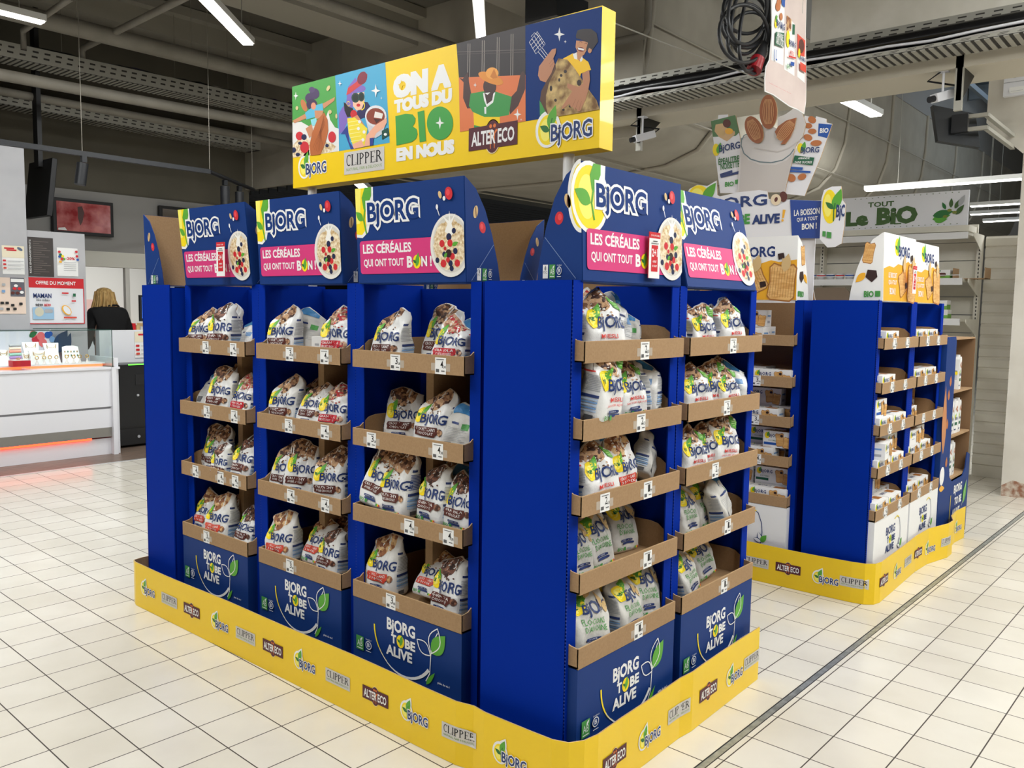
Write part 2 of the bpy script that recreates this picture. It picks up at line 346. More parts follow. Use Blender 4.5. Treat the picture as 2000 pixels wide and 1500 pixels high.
def stand(label,loc,rz,rows,P=.598,dep=.32,front_over=-.045,tx=(.033,.56),divider=False,wrap=False,prices=None,white=False,hdr=None,group='cardboard cereal display stands',top=1.468,header=True,lean=-.015,cat='display stand',bare=False,hooks=False,lip=.056,swap=None):
    r=empty('display_stand',loc,rz); tag(r,label,cat,group)
    g=G(); t=.006
    for x in (0,P-t): g.box((x+.0005,0.001,0),(x+t-.0005,dep,top),BL)
    g.box((.0005,0,0),(.045,.0045,top),BL); g.box((P-.045,0,0),(P-.0005,.0045,top),BL)
    for k in range(120):   # corrugation notches on the cut edge
        z=.2+k*.0105
        g.box((-.0004,-.0004,z),(.002,.003,z+.004),BLI); 
    g.build('side_panels',r)
    g=G()
    if divider:
        xm=.36
        g.box((t,dep-.012,.02),(xm,dep-.006,top-.012),BL); g.box((xm,dep-.012,.02),(P-t,dep-.006,top-.012),KR)
    else: g.box((t,dep-.012,.02),(P-t,dep-.006,top-.012),KR if white==2 else BL)
    g.build('back_panel',r)
    if divider:
        g=G(); g.box((.27,.085,rows[0]),(.305,dep-.014,rows[-1]-.004),KR); g.build('centre_support',r)
    if not bare:
        b=G(); mt=WH if white else NV; zb=rows[0]-.004
        b.box((tx[0],front_over+.001,.006),(tx[1],dep-.02,zb),mt); b.art(BPW if white else BPR,lambda u,v,h:(tx[0]+u*(tx[1]-tx[0])/.53,front_over+.0005-h,v)); b.build('base_box',r,bevel=.0)
        for i,z in enumerate(rows): tray(r,tx[0],tx[1],z,front_over,dep-.02,prices=(prices[i] if prices else ()),lip=lip)
    if header: header_card(r,x0=.035,z0=top,wrap=wrap,lean=lean,**(hdr or {}))
    return r
# ================================================================= SETTING: floor
def tile_mat(name,ts=.193,c1=(224,219,207),c2=(216,210,196)):
    m=M(name,c1,.22); nt=m.node_tree; N=nt.nodes; K=nt.links.new; b=N['Principled BSDF']
    tc=N.new('ShaderNodeTexCoord'); br=N.new('ShaderNodeTexBrick'); br.offset=0; br.squash=1; K(tc.outputs['Object'],br.inputs['Vector'])
    br.inputs['Color1'].default_value=lin(c1)+(1,); br.inputs['Color2'].default_value=lin(c2)+(1,); br.inputs['Mortar'].default_value=lin((62,54,46))+(1,)
    br.inputs['Scale'].default_value=1; br.inputs['Brick Width'].default_value=ts; br.inputs['Row Height'].default_value=ts; br.inputs['Mortar Size'].default_value=.0022; br.inputs['Mortar Smooth'].default_value=.1
    no=N.new('ShaderNodeTexNoise'); no.inputs['Scale'].default_value=2.5; no.inputs['Detail'].default_value=6; K(tc.outputs['Object'],no.inputs['Vector'])
    mx=N.new('ShaderNodeMixRGB'); mx.blend_type='MULTIPLY'; mx.inputs['Fac'].default_value=.35; K(br.outputs['Color'],mx.inputs['Color1'])
    rp=N.new('ShaderNodeValToRGB'); rp.color_ramp.elements[0].color=(.78,.76,.72,1); rp.color_ramp.elements[1].color=(1,1,1,1); rp.color_ramp.elements[0].position=.35; rp.color_ramp.elements[1].position=.6
    K(no.outputs['Fac'],rp.inputs[0]); K(rp.outputs[0],mx.inputs['Color2']); K(mx.outputs[0],b.inputs['Base Color'])
    rr=N.new('ShaderNodeMath'); rr.operation='MULTIPLY_ADD'; rr.inputs[1].default_value=.5; rr.inputs[2].default_value=.2; K(br.outputs['Fac'],rr.inputs[0]); K(rr.outputs[0],b.inputs['Roughness'])
    bp=N.new('ShaderNodeBump'); bp.inputs['Strength'].default_value=.3; bp.inputs['Distance'].default_value=.002; bp.invert=True; K(br.outputs['Fac'],bp.inputs['Height']); K(bp.outputs[0],b.inputs['Normal'])
    return m
TILE=tile_mat('floor_tiles')
def slab(name,org,yaw,pts,z0,z1,mat):
    c,q=math.cos(yaw),math.sin(yaw); loc=[]
    for x,y in pts: dx,dy=x-org[0],y-org[1]; loc.append((c*dx+q*dy,-q*dx+c*dy))
    g=G(); g.prism(loc,lambda u,v,h:(u,v,h),z0,z1,mat); o=g.build(name,None,(org[0],org[1],0),(0,0,yaw)); tag(o,kind='structure'); return o
def dr(x): return -.245-.0215*(x-.8)
slab('floor',(-.9055,2.2922),-.0272,[(-8,dr(-8)+.0125),(20,dr(20)+.0125),(20,5.95),(-8,5.95)],-.05,0,TILE)
slab('floor',(.8062,-.4719),-.0203,[(-8,-7),(20,-7),(20,dr(20)-.0125),(-8,dr(-8)-.0125)],-.05,0,TILE)
g=G(); STEEL=noisy('drain_steel',(150,154,150),(186,190,186),30,.35,metal=.6)
g.prism([(-8,dr(-8)-.0125),(20,dr(20)-.0125),(20,dr(20)+.0125),(-8,dr(-8)+.0125)],lambda u,v,h:(u,v,h),-.02,-.001,STEEL)
for s in (-1,1): g.prism([(-8,dr(-8)+s*.0125-.0015),(20,dr(20)+s*.0125-.0015),(20,dr(20)+s*.0125+.0015),(-8,dr(-8)+s*.0125+.0015)],lambda u,v,h:(u,v,h),-.02,.0008,BK)
tag(g.build('trim_1'),kind='structure')
WOODF=noisy('kiosk_floor_vinyl',(92,76,66),(128,110,96),6,.4,stretch=(.6,8,1))
g=G(); g.box((-8,5.95,-.05),(20,16,-.0005),WOODF); tag(g.build('floor'),kind='structure')
g=G(); g.box((-8,5.935,-.01),(20,5.97,.003),M('edge_aluminium',(214,214,214),.3,.5)); tag(g.build('trim_2'),kind='structure')
# ================================================================= yellow skirts
SKY=M('skirt_yellow',(246,206,14),.4,coat=.1)
def skirt(name,path,h,logos,label,group,k=None,wave=.0):
    P=[Vector((x,y,0)) for x,y in path]; S=[0]
    for i in range(1,len(P)): S.append(S[-1]+(P[i]-P[i-1]).length)
    def F(s,z,hh,back=0):
        i=0
        while i<len(S)-2 and s>S[i+1]: i+=1
        t=(P[i+1]-P[i]).normalized(); n=Vector((t.y,-t.x,0)); p=P[i]+t*(s-S[i]); 
        return p+n*(hh-back)+Vector((0,0,z))
    g=G(); ss=[]
    for i in range(len(P)-1):
        L=S[i+1]-S[i]; n=max(1,int(L/.12)); ss+=[S[i]+L*j/n for j in range(n)]
    ss.append(S[-1]-1e-5); n=len(ss)
    hz=[h+wave*math.sin(s*5.1)*math.sin(s*2.3+1) for s in ss]
    # vertex normals averaged at corners so the ribbon stays closed
    def pt(j,z,back):
        a=F(max(ss[j]-1e-4,0),z,0,back); b=F(min(ss[j]+1e-4,S[-1]-1e-5),z,0,back); return (a+b)/2
    vo=[pt(j,0.001,0) for j in range(n)]+[pt(j,hz[j],0) for j in range(n)]+[pt(j,0.001,.004) for j in range(n)]+[pt(j,hz[j],.004) for j in range(n)]
    g.add(vo,[(j,j+1,n+j+1,n+j) for j in range(n-1)],SKY); g.add(vo,[(2*n+j+1,2*n+j,3*n+j,3*n+j+1) for j in range(n-1)],KR); g.add(vo,[(n+j,n+j+1,3*n+j+1,3*n+j) for j in range(n-1)],KRE)
    g.add(vo,[(0,n,3*n,2*n),(n-1,3*n-1,4*n-1,2*n-1)],KRE)
    for s,kind,z in logos:
        A,wd=(LOGO,.125) if kind=='b' else (CLIP,.135) if kind=='c' else (ALT,.13)
        zz=z-{'b':.042,'c':.026,'a':.034}[kind]
        g.art(A,lambda u,v,hh:F(s-wd/2+u*wd,zz+v*wd,hh+.0012),sub=.25)
    o=g.build(name); tag(o,label,'display skirt',group); return o,F,S
# island 1: path runs far right -> far left -> near corner -> right ; outward normal is on the right-hand side
xs=-.15
path=[(1.07,2.44),(.5,2.43),(-.1,2.425),(-.14,2.415),(xs,2.38),(xs,1.2),(xs-.003,.45),(xs-.002,.33),(xs+.012,.27),(xs+.004,.22),(xs+.005,.05),(xs+.008,-.03),(-.125,-.075),(-.085,-.1),(-.03,-.108),(.1,-.102),(.45,-.098),(.52,-.106),(.6,-.104),(.9,-.1),(1.05,-.098)]
S0=sum((Vector(path[i+1])-Vector(path[i])).length for i in range(4))   # arc length where the left face starts (y 2.38)
lg=[(S0+2.38-y,k,z) for y,k,z in [(2.26,'b',.11),(2.07,'c',.1),(1.88,'a',.1),(1.66,'b',.11),(1.475,'c',.1),(1.29,'a',.1),(1.09,'b',.11),(.9,'c',.1),(.7,'a',.1),(.51,'b',.11),(.32,'c',.1),(.115,'b',.11)]]
_,_,SS=skirt('display_skirt',path,.205,[],'',None); bpy.data.objects.remove(bpy.data.objects['display_skirt'])
Se=SS[-1]
lg+=[(Se-(1.05-x),k,z) for x,k,z in [(.06,'a',.095),(.26,'b',.095),(.44,'c',.1),(.635,'a',.1),(.84,'b',.1),(.985,'c',.1)]]
skirt('display_skirt',path,.205,lg,'yellow printed cardboard skirt around the foot of the blue cereal displays','display skirt',None,.004)
p2_=[(2.17,1.75),(2.168,.9),(2.165,.1),(2.168,-.06),(2.178,-.12),(2.21,-.158),(2.26,-.17),(2.5,-.165),(2.9,-.155),(3.1,-.165),(3.32,-.215),(3.42,-.215),(3.55,-.175),(3.7,-.165),(3.87,-.18)]
_,_,SS=skirt('display_skirt',p2_,.2,[],'',None); bpy.data.objects.remove([o for o in bpy.data.objects if o.name.startswith('display_skirt') and not o.get('label')][0])
Se=SS[-1]
lg=[(1.75-y,k,.1) for y,k in [(.42,'c'),(.25,'a'),(.06,'b'),(-.085+.01,'c')]]+[(Se-(3.87-x),k,.1) for x,k in [(2.3,'a'),(2.53,'b'),(2.73,'c'),(2.92,'a'),(3.1,'b'),(3.3,'c'),(3.55,'a'),(3.74,'b')]]
skirt('display_skirt',p2_,.2,lg,'yellow printed cardboard skirt around the foot of the biscuit displays','display skirt',None,.004)
# ================================================================= island 1 stands
RL=[.372,.645,.912,1.183]; RR=[.395,.607,.824,1.034,1.247]
pC=[[(.2,'3,68')],[(.29,'4,38'),(.47,'4,38')],[(.1,'3,68'),(.42,'4,38')],[(.22,'3,68'),(.43,'4,38')]]
pB=[[(.21,'3,68')],[(.22,'4,38'),(.43,'4,38')],[(.21,'3,68'),(.43,'4,38')],[(.22,'3,68'),(.43,'4,38')]]
pA=[[(.2,'3,68')],[(.12,'4,38'),(.32,'4,38'),(.43,'4,38')],[(.22,'3,68'),(.43,'4,38')],[(.22,'3,68'),(.43,'4,38')]]
pR1=[[(.31,'1,49')],[(.35,'1,49')],[(.11,'2,13'),(.34,'1,99')],[(.29,'2,13')],[(.3,'2,13')]]
pR2=[[(.3,'1,49')],[(.31,'1,49')],[(.2,'2,13')],[(.27,'2,13')],[(.3,'2,13')]]
gI='blue cereal display stands of the front island'
SC=stand('blue cereal display stand, nearest of three on the left face, with bowl header',(-.02,.962,0),-PI/2,RL,divider=True,prices=pC,group=gI,tx=(.04,.57))
SB=stand('blue cereal display stand, middle of three on the left face',(-.02,1.56,0),-PI/2,RL,divider=True,prices=pB,group=gI,tx=(.052,.57))
SA=stand('blue cereal display stand with 2+1 card on header, farthest on the left face',(-.02,2.125,0),-PI/2,RL,P=.565,divider=True,prices=pA,group=gI,tx=(.025,.535),lean=-.03)
R1=stand('blue muesli display stand at the near corner, wide side panel facing left',(-.09,-.032,0),0,RR,P=.57,dep=.32,front_over=-.034,tx=(.013,.545),wrap=True,prices=pR1,group=gI,hdr=dict(wd=.53,front=-.004),lean=.012)
R2=stand('blue oat flake display stand on the right face, right of the corner stand',(.485,-.032,0),0,RR,P=.565,dep=.32,front_over=-.034,tx=(.015,.55),prices=pR2,group=gI,hdr=dict(wd=.51,front=-.004),lean=.075)
stand('blue display stand at the far left end, seen from its side with brown header back',(.49,2.385,0),PI,RL,P=.575,dep=.245,group=gI,tx=(.03,.54),bare=True)
for y,t in ((.37,'near'),(.97,'middle'),(1.57,'far')):
    stand('blue display stand facing away behind the cereal island, %s of three brown header backs'%t,(1.06,y,0),PI/2,RL,P=.59,dep=.3,group=gI,bare=True)
# 2+1 promotion cards clipped on the headers
def promo(label,loc,rz,sc=1.0):
    A=Art(); A.rect(0,0,.062,.135,PAPER); A.rect(0,.118,.062,.135,RD); A.rect(.013,.02,.05,.098,RD); A.text('2+1',WH,.016,.064,.047,.088,.02); A.text('OFFERT',WH,.02,.046,.043,.053,.02,res=1); A.text('AU CHOIX*',WH,.018,.033,.045,.04,.02,res=1)
    A.rect(.02,.108,.045,.111,M('ink_mid')); A.rect(.01,.102,.052,.104,M('ink_mid')); A.text('DU 06 AU 12 MAI',WH,.008,.123,.054,.129,.01,res=1)
    g=G(); g.box((-.001,0,0),(.063,.0015,.136),M('promo_card_edge',(220,60,60),.4)); g.art(A,lambda u,v,h:(u,-.0003-h,v)); o=g.build('promotion_card',None,loc,(0,0,rz)); tag(o,label,'promotion card'); return o
promo('small red and white 2+1 card on the corner cereal header, beside the bowl picture',(.255,-.052,1.485),0)
promo('small red and white 2+1 card on the farthest left cereal header',(-.072,1.775,1.50),-PI/2)
promo('small red and white 2+1 card on the nearest white biscuit header',(2.56,-.155,1.49),0)
# ================================================================= banner on two poles
g=G(); POLE=M('pole_white',(226,226,224),.35)
bt=empty('overhead_banner',(.48,1.12,1.925)); tag(bt,'long yellow printed banner box on two white poles above the cereal island','banner')
g.box((-.04,-.855,0),(.04,.855,.457),YE); g.box((-.039,-.854,.4565),(.039,.854,.4575),WH); g.build('banner_box',bt,bevel=.003)
for y in (1.884,.419):
    g=G(); g.tube([(0,y-1.12,-1.915),(0,y-1.12,.0)],.02,POLE,14); g.build('pole',bt)
BA=Art(step=.00006); _s=340/1545
def U(ox,oy,p):
    w=at(ox+_s*p[0],oy+_s*p[1],0,.44); v=w.z-1.925; u=1.975-w.y; return (0 if u<.008 else 1.71 if u>1.701 else u,max(0,min(.457,v)))
uL=lambda p:U(560,40,p); uR=lambda p:U(880,20,p)
def bp(pts,rgb,u=uL):
    BA.poly([u(p) for p in pts],rgb if not isinstance(rgb,tuple) else M('banner_%02x%02x%02x'%rgb,rgb,.42))
def be(cx,cy,rx,ry,rgb,u=uL,rot=0,n=20):
    c,q=math.cos(R(rot)),math.sin(R(rot)); bp([(cx+c*rx*math.cos(R(a))-q*ry*math.sin(R(a)),cy+q*rx*math.cos(R(a))+c*ry*math.sin(R(a))) for a in range(0,360,360//n)],rgb,u)
def bs(pts,w,rgb,u=uL): BA.stroke([u(p) for p in pts],w*_s/700*1.6,rgb if not isinstance(rgb,tuple) else M('banner_%02x%02x%02x'%rgb,rgb,.42))
def bst(x,y,rx,ry,u=uL,m=WH): bp([(x,y-ry),(x+rx*.22,y-ry*.2),(x+rx,y),(x+rx*.22,y+ry*.2),(x,y+ry),(x-rx*.22,y+ry*.2),(x-rx,y),(x-rx*.22,y-ry*.2)],m,u)
SK1=(205,142,102)
BA.k=2; bp([(50,560),(430,460),(465,1160),(50,1220)],(76,160,72)); bp([(50,905),(130,900),(200,940),(260,900),(330,920),(370,800),(385,880),(430,950),(462,960),(465,1160),(50,1220)],(232,230,226))
bp([(50,1110),(100,1060),(180,1040),(250,1100),(330,1080),(400,1090),(440,1120),(400,1165),(50,1220)],OATS)
for a in [(115,1025,34,38,RASP),(160,1125,40,52,RASP),(155,1035,24,26,BERRY),(65,1150,20,24,BERRY),(100,1190,20,16,BERRY),(360,1110,16,16,BERRY),(120,1090,18,14,BERRY)]: be(*a)
be(155,755,24,56,(196,120,70),rot=-20); be(205,690,40,45,(72,52,92)); be(250,650,42,48,(72,52,92)); be(225,615,26,26,(84,62,106)); be(225,745,48,50,(62,42,78))
bp([(165,820),(250,755),(320,735),(328,810),(250,860),(175,880)],(90,184,216)); bp([(320,740),(430,680),(425,712),(330,785)],SK1); bp([(165,830),(60,890),(72,912),(180,868)],SK1); be(240,760,22,32,(226,150,120))
bp([(250,800),(330,800),(310,860),(255,880)],SK1); bp([(215,880),(265,865),(275,930),(225,935)],(140,214,224)); bp([(170,960),(225,920),(240,1000),(205,1045)],SK1)
bp([(335,815),(365,880),(372,980),(345,1090),(300,1190),(215,1200),(205,1110),(228,1000),(270,890)],(186,104,54)); be(405,1035,34,50,RASP)
for k in range(7): bs([(320-2*k*5+k*14,850+abs(k-3)*22),(290-k*6+k*9,1000),(235+k*15,1170-abs(k-3)*12)],3,(126,62,30))
bst(85,670,22,38); be(373,602,14,26,(214,196,140),rot=25); be(95,778,12,18,(214,196,140)); be(388,812,15,18,(214,196,140)); be(445,850,9,22,(214,196,140))
# woman with cap and tea cup
BA.k=2; bp([(430,460),(875,340),(915,1085),(465,1160)],(70,168,208)); bp([(610,508),(545,590),(530,720),(490,780),(462,830),(468,1012),(510,975),(560,850),(610,700),(650,560)],(128,104,188))
bp([(600,880),(660,720),(720,725),(752,780),(700,860),(620,890)],(34,30,84)); bp([(480,1010),(540,930),(560,1080),(600,1140),(570,1145),(520,1010)],(44,60,140))
bp([(585,650),(690,635),(692,720),(665,790),(622,800),(590,760)],(248,196,164)); be(650,605,52,32,(128,104,188)); bp([(620,545),(650,480),(690,452),(718,480),(704,545),(640,590),(560,650),(530,662),(545,600)],(206,60,60)); be(672,512,42,60,(128,28,52),rot=20)
be(612,686,36,44,(16,64,50)); be(664,678,28,42,(16,64,50)); be(612,686,24,32,(8,30,26)); be(664,678,19,31,(8,30,26)); be(638,752,17,14,RD)
bs([(660+34*math.cos(R(a)),755+40*math.sin(R(a))) for a in range(-60,100,20)],9,YL); bs([(550+16*math.cos(R(a)),740+20*math.sin(R(a))) for a in range(0,360,30)],5,YL)
bp([(508,725),(530,740),(548,765),(590,780),(602,850),(540,858),(515,800)],(22,20,24)); be(597,832,30,38,RD); bp([(590,860),(630,838),(705,950),(690,985)],(214,140,100))
bp([(540,870),(605,860),(720,960),(702,1060),(690,1120),(665,1065),(590,1108),(552,1000)],(244,222,60))
for k in range(6): bs([(548+k*5,905+k*34),(640+k*6,888+k*34)],5,(250,240,160))
for p in ((650,900),(690,990),(680,1060),(640,960)): be(p[0],p[1],13,15,WH)
bp([(585,1100),(668,1062),(692,1120),(600,1140)],(240,176,146)); bp([(705,880),(895,880),(850,1010),(790,1045),(735,1000)],(206,206,212)); be(795,850,96,96,(226,226,228)); be(793,852,82,74,(140,58,34))
bp([(788,808),(860,828),(848,872),(778,862)],(236,230,222)); bp([(775,870),(840,880),(800,915)],(70,24,16))
bp([(890,865),(892,905),(870,950),(800,1000),(742,1112),(692,1120),(712,1020),(790,930)],(240,176,146)); bp([(740,1045),(775,1040),(770,1108),(742,1112)],(44,60,140))
bp([(848,980),(902,952),(914,1018),(850,1058)],(8,74,62)); be(880,1012,14,12,WH); bst(795,625,42,62); bst(477,560,17,28); bst(845,690,10,14)
def bt_(t,L,Rr,yb,yt,mat,bold):
    a=uL((L,yb)); u0=uL((L,yb))[0]; u1=uL((Rr,yb))[0]; v0=uL((1200,yb))[1]; v1=uL((1200,yt))[1]
    
    q_=.0055 if t=='ON A' else .0028
    for dx,dy in ((-q_,-q_*.6),(q_,q_*.6),(-q_,q_*.6),(q_,-q_*.6),(0,0)): BA.text(t,mat,u0+q_+dx,v0+q_*.6+dy,u1-q_+dx,v1-q_*.6+dy,bold,res=3)
BA.k=2; bt_('ON A',945,1462,648,432,WH,.05); bt_('TOUS DU',955,1468,778,655,WH,.045); BGN=M('banner_green',(62,160,66),.42); bp([(966,850),(1060,828),(1120,835),(1145,870),(1140,910),(1120,940),(1155,965),(1163,1010),(1150,1050),(1110,1080),(976,1110)],BGN); bp([(1163,812),(1222,798),(1238,1070),(1182,1082)],BGN); be(1362,912,116,148,BGN,n=36); bt_('EN NOUS',975,1490,1222,1098,WH,.045)
bst(1020,572,32,46,m=YE); bst(1068,742,18,28,m=YE); bst(1362,910,40,58); bst(1272,1145,16,24,m=YE)
# man with hat and chocolate
BA.k=2; bp([(53,270),(665,130),(668,595),(75,600)],(44,36,38),uR)
for x in (165,292,425,548): 
    for d in (-9,9): bs([(x+d,300-(x-55)*.22+20),(x+d-4,595)],3.4,(206,196,184),uR)
bs([(60,372),(666,350)],3,(120,110,106),uR); bs([(60,392),(666,372)],3,(90,80,78),uR)
bp([(75,598),(668,575),(668,985),(85,1080)],(226,122,70),uR)
DK=(72,46,44)
bp([(78,600),(110,610),(160,545),(166,640),(190,760),(195,870),(150,872),(113,780),(118,640)],DK,uR); bp([(625,560),(645,540),(666,575),(665,700),(602,850),(530,925),(512,800),(590,715)],DK,uR)
bp([(165,850),(180,740),(290,720),(400,722),(545,768),(520,930),(430,947),(300,947),(200,905)],(60,150,72),uR); bp([(205,905),(300,947),(440,947),(440,1025),(212,1055)],YE,uR)
bp([(210,1020),(300,1040),(380,1038),(300,1050),(212,1060)],(60,150,72),uR)
bp([(290,735),(400,730),(380,820),(325,862),(300,800)],WH,uR); bp([(300,720),(385,720),(372,800),(325,835)],DK,uR); be(350,678,58,76,DK,uR); bp([(305,735),(355,730),(330,752)],WH,uR)
bp([(302,860),(320,858),(320,920),(304,920)],WH,uR); be(360,605,118,44,(228,146,56),uR,rot=22); be(372,560,56,52,(240,166,76),uR); bp([(390,520),(420,600),(380,610),(355,590)],(206,124,44),uR)
bst(597,925,35,52,uR); bst(222,665,16,24,uR); bst(630,972,9,12,uR)
# boy with whisk and cookie
BA.k=2; bp([(665,130),(1342,-30),(1332,880),(668,985)],NV,uR); bp([(790,800),(830,860),(895,953),(795,970)],(60,150,72),uR)
for p in ([(700,285),(770,190),(842,300),(758,388),(700,285)],[(715,235),(745,200),(780,230)],[(715,310),(790,225)],[(730,340),(810,250)],[(745,365),(826,275)],[(725,255),(790,350)],[(745,230),(805,330)],[(765,205),(828,310)],[(780,370),(835,435)],[(800,350),(850,415)],[(815,335),(865,400)]): bs(p,3.2,WH,uR)
bst(968,215,48,62,uR); bst(1020,280,13,16,uR)
bp([(1000,430),(1090,382),(1170,420),(1225,460),(1250,530),(1160,562),(1150,600),(1060,500)],(250,200,20),uR); bp([(1120,370),(1185,385),(1150,455),(1122,430)],(200,140,100),uR)
bp([(1088,390),(1122,375),(1128,440),(1100,430)],WH,uR); bp([(1150,440),(1172,405),(1176,440),(1158,462)],WH,uR)
bp([(1118,270),(1222,280),(1216,345),(1185,400),(1140,392),(1112,330)],(200,140,100),uR); be(1238,356,18,26,(200,140,100),uR)
bp([(1115,225),(1130,180),(1170,168),(1250,166),(1300,205),(1312,280),(1262,352),(1232,335),(1222,360),(1205,350),(1222,290),(1150,258),(1118,250)],(34,22,26),uR)
be(1160,348,32,20,(120,30,30),uR,rot=12); bp([(1132,332),(1190,345),(1184,360),(1136,350)],WH,uR)
bs([(1145,285),(1158,278),(1172,288)],3,(60,30,26),uR); bs([(1192,300),(1203,292),(1216,302)],3,(60,30,26),uR)
COOK=noisy('print_cookie',(120,86,48),(216,186,124),26,.6,detail=6)
bp([(960,428),(1040,440),(1100,510),(1160,600),(1190,650),(1240,720),(1300,800),(1318,882),(1150,912),(900,952),(850,900),(800,800),(808,720),(850,640),(900,560),(935,480)],COOK,uR)
bp([(935,480),(940,520),(880,640),(850,760),(850,860),(870,930),(845,900),(797,800),(808,720),(850,640),(900,560)],(88,56,36),uR)
for p in ((985,580,12,14),(1022,545,14,16),(968,620,9,16),(895,695,12,26),(935,800,12,14),(1145,645,20,28),(1065,855,14,10),(1005,885,12,10)): be(*p,(44,30,26),uR,n=10)
bp([(942,340),(938,382),(916,430),(930,480),(900,560),(850,642),(800,625),(780,580),(790,500),(850,420),(905,348)],(188,130,96),uR)
bp([(1172,562),(1235,530),(1242,620),(1225,720),(1200,800),(1155,895),(1130,900),(1120,870),(1105,890),(1090,860),(1070,860),(1060,830),(1000,880),(990,862),(1085,720),(1040,690),(1040,650),(1140,680),(1180,650)],(188,130,96),uR)
for l in ([(1085,860),(1115,790)],[(1112,880),(1140,800)],[(1145,890),(1165,810)],[(880,480),(915,430)],[(885,505),(925,460)]): bs(l,2,(140,90,64),uR)
BA.k=2; BA.place(LOGO,*uL((112,1412)),.2); x,y=uL((512,1372)); BA.place(CLIP,x,y,.262); x,y=uR((162,1305)); BA.place(ALT,x,y-.0,.24); x,y=uR((770,1235)); BA.place(LOGO,x,y,.235)
g=G(); g.art(BA,lambda u,v,h:(-.0405-h,.855-u,v)); g.build('printed_front',bt)
# ================================================================= bags
def granola(name,cols,scale=70):
    if name in MATS: return MATS[name]
    m=M(name,cols[0],.6); nt=m.node_tree; N=nt.nodes; K=nt.links.new; b=N['Principled BSDF']
    tc=N.new('ShaderNodeTexCoord'); v=N.new('ShaderNodeTexVoronoi'); v.inputs['Scale'].default_value=scale; K(tc.outputs['Object'],v.inputs['Vector'])
    r=N.new('ShaderNodeValToRGB'); r.color_ramp.interpolation='CONSTANT'; e=r.color_ramp.elements
    e[0].position=0; e[0].color=lin(cols[0])+(1,); e[1].position=1/len(cols); e[1].color=lin(cols[1])+(1,)
    for i,c in enumerate(cols[2:]): q=e.new((i+2)/len(cols)); q.color=lin(c)+(1,)
    K(v.outputs['Color'],r.inputs[0]); K(r.outputs[0],b.inputs['Base Color'])
    bp_=N.new('ShaderNodeBump'); bp_.inputs['Strength'].default_value=.5; bp_.inputs['Distance'].default_value=.003; K(v.outputs['Distance'],bp_.inputs['Height']); bp_.invert=True; K(bp_.outputs[0],b.inputs['Normal']); return m
GA=granola('granola_chocolate',[(176,132,98),(120,80,54),(206,166,128),(70,42,32),(190,150,112),(150,104,74)],95)
GB=granola('granola_dark',[(124,80,62),(84,52,42),(150,104,80),(54,32,26),(112,72,56)],120)
GC=granola('granola_berries',[(196,150,120),(226,190,158),(190,50,54),(150,104,80),(206,166,136),(60,44,60)],100)
GD=granola('granola_nuts',[(206,160,108),(160,104,66),(226,190,140),(130,78,50),(190,144,96)],85)
BAGW=noisy('bag_film_white',(228,228,226),(242,242,240),6,.34,.45,26,coat=.15); BAGG=noisy('bag_paper_grey',(198,196,190),(214,212,206),8,.55,.45,28)
LRED=M('label_red',(196,34,48),.5); LOR=M('label_orange',(214,72,52),.5); TXB=M('ink_blue',(52,78,150),.5); TXR=M('ink_red',(214,60,52),.5); PILL=M('pill_navy',(40,58,112),.5); SIDE=M('side_print_blue',(120,160,206),.5)
KINDS={'choc':dict(sh='chocolate cereal bag',w=.152,h=.205,d=.085,g=GA,lab=BRN,t=('CROUSTILLANT','CHOCOLAT'),look='white cereal bag with brown chocolate label'),
'fruits':dict(sh='red berry granola bag',w=.145,h=.2,d=.085,g=GC,lab=LRED,t=('GRANOLA','FRUITS ROUGES'),look='white granola bag with red berry label'),
'granc':dict(sh='dark chocolate granola bag',w=.14,h=.195,d=.08,g=GB,lab=BRN,t=('GRANOLA','CHOCOLAT'),look='white granola bag with dark chocolate flakes on top'),
'avoine':dict(sh='tall oat crunch bag',w=.15,h=.226,d=.085,g=GA,lab=BRN,t=('CRUNCHY','AVOINE CHOCOLAT'),look='tall white oat crunch bag with brown label'),
'noix':dict(sh='nut cereal bag',w=.15,h=.21,d=.085,g=GD,lab=LOR,t=('CROUSTILLANT','3 NOIX'),look='white nut cereal bag with orange label'),
'muesli':dict(sh='white muesli bag',w=.15,h=.19,d=.08,g=GA,lab=None,t=('MUESLI','SANS SUCRES AJOUTÉS'),look='white muesli bag with red lettering'),
'flocons':dict(sh='grey oat flake bag',w=.15,h=.185,d=.085,g=None,lab=None,t=('FLOCONS',"D'AVOINE"),look='grey-white oat flake bag with green lettering'),
'back':dict(sh='pale blank-backed bag',w=.145,h=.195,d=.08,g=None,lab=None,t=None,look='plain pale bag turned to show its back')}
